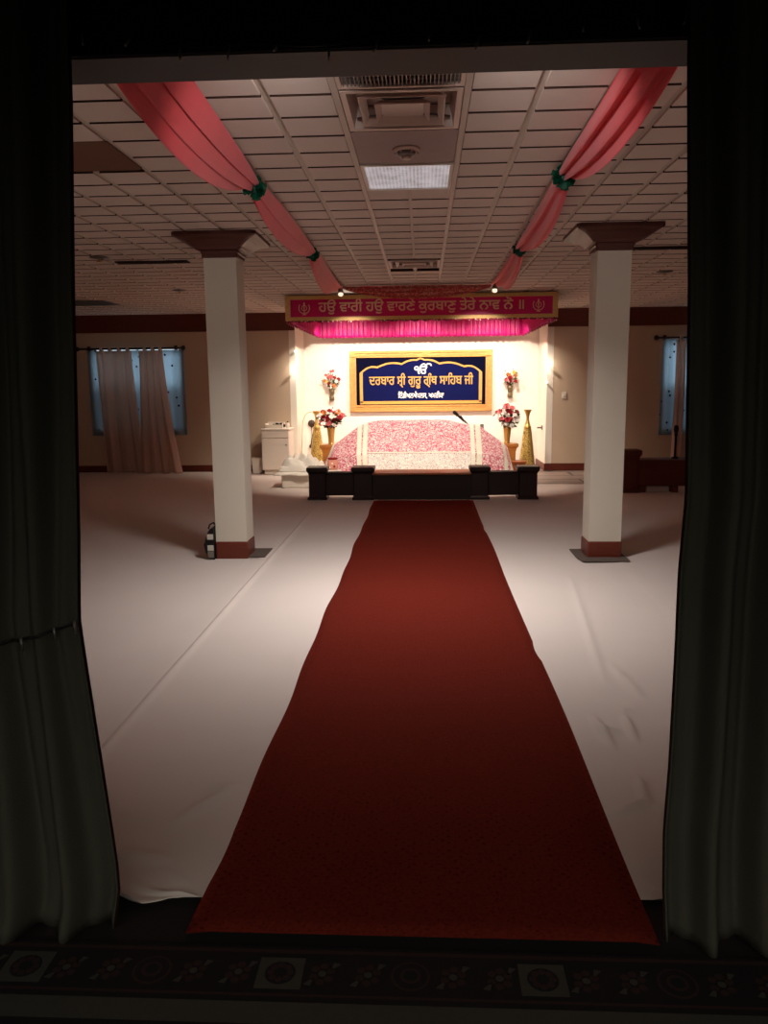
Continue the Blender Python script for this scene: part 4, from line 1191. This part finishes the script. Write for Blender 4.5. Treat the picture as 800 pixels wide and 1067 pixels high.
rod(-6.55, -4.56, 2.37, 'dark wooden curtain rod over the left window')
rod(4.30, 6.3, 2.44, 'dark wooden curtain rod over the right window')
drape('window_curtain', -6.20, -5.52, -6.13, -5.35, 2.32, .02, 'drape', 'wide beige curtain at the left half of the left window', folds=3, loops=4)
drape('window_curtain', -5.35, -4.90, -5.42, -4.60, 2.32, .012, 'drape', 'beige curtain spreading to the right at the left window', folds=4, loops=3, seed=1.3, y=14.85)
drape('window_curtain', 4.62, 4.80, 4.60, 4.78, 2.40, .02, 'drape', 'narrow beige curtain strip at the right window', folds=2, loops=1)
drape('window_curtain', 4.88, 5.6, 4.86, 5.7, 2.40, .02, 'sheer', 'pale curtain at the right window half hidden by the dark door curtain', folds=4, loops=4)


def sheer(x0, x1, z0, z1, lab, seed):
    t = thing('sheer_curtain', ((x0 + x1) / 2, 15.05, z0), lab, 'curtain')
    b = MB(); b.grid(lambda u, v: (x0 + (x1 - x0) * u, 15.045 + .012 * math.sin(u * 60), z1 + (z0 - z1) * v), 90, 10); b.build('cloth', M['dotted'], t, solid=.002)
sheer(-6.42, -4.55, .72, 2.34, 'pale blue sheer curtain with dark dots behind the left beige curtains', 4)
sheer(4.40, 6.15, .66, 2.42, 'pale sheer curtain with dark dots at the right window', 9)


# ------------------------------------------------------------------ lights
def light(name, kind, loc, energy, color, **kw):
    l = bpy.data.lights.new(name, kind); l.energy = energy; l.color = color
    rot = kw.pop('rot', None)
    for k, v in kw.items(): setattr(l, k, v)
    o = bpy.data.objects.new(name, l); col.objects.link(o); o.location = loc
    if rot: o.rotation_euler = rot
    return o


WARM = (1.0, .88, .73)
for x, y in LAMPS:
    light('canopy_lamp', 'SPOT', (x, y, CZ1 - .085), 250, WARM, spot_size=math.radians(128), spot_blend=.6, shadow_soft_size=.05, rot=(math.radians(30), 0, 0))
for p_, tgt in (((-1.12, 11.07, 2.82), (-1.0, 13.2, .55)), ((.95, 10.92, 2.82), (.7, 13.2, .55))):
    d_ = Vector(tgt) - Vector(p_)
    light('dais_lamp', 'SPOT', p_, 300, WARM, spot_size=math.radians(82), spot_blend=.7, shadow_soft_size=.03, rot=d_.to_track_quat('-Z', 'Y').to_euler())
for x, y, z, lab in BULBS:
    light('niche_lamp', 'POINT', (x + (.0), y - .05, z), 2.2, (1.0, .84, .66), shadow_soft_size=.035)
light('troffer_lamp', 'AREA', (-.1, 5.5, ZC - .06), 58, (1.0, .96, .93), shape='SQUARE', size=.54, spread=math.radians(119), rot=(math.radians(14), 0, 0))
for x in (-2.6, 2.4):
    light('ceiling_fill', 'AREA', (x, 2.75, 2.0), 4, (1.0, .88, .78), shape='RECTANGLE', size=1.4, size_y=.3, rot=(math.radians(150), 0, math.radians(12 if x < 0 else -12)))  # added unseen fill lights that brighten the ceiling and swags
for p_, tgt in (((-.25, 2.64, 2.72), (-1.12, 4.9, 2.84)), ((.10, 2.64, 2.72), (.93, 4.9, 2.84))):
    d_ = Vector(tgt) - Vector(p_)
    light('swag_fill', 'SPOT', p_, 85, (1.0, .92, .88), spot_size=math.radians(46), spot_blend=1, shadow_soft_size=.06, rot=d_.to_track_quat('-Z', 'Y').to_euler())  # added unseen spots behind the header, only to brighten the swags
w = bpy.data.worlds.new('dim_air'); sc.world = w; w.use_nodes = True
N, L = w.node_tree.nodes, w.node_tree.links
tc = N.new('ShaderNodeTexCoord'); sx = N.new('ShaderNodeSeparateXYZ'); L.new(tc.outputs['Generated'], sx.inputs[0])
rp = N.new('ShaderNodeMapRange'); rp.inputs['From Min'].default_value = .10; rp.inputs['From Max'].default_value = .55; rp.inputs['To Min'].default_value = .02; rp.inputs['To Max'].default_value = 2.0
L.new(sx.outputs['Z'], rp.inputs['Value']); L.new(rp.outputs[0], N['Background'].inputs['Strength'])
N['Background'].inputs[0].default_value = (1.0, .97, .86, 1)
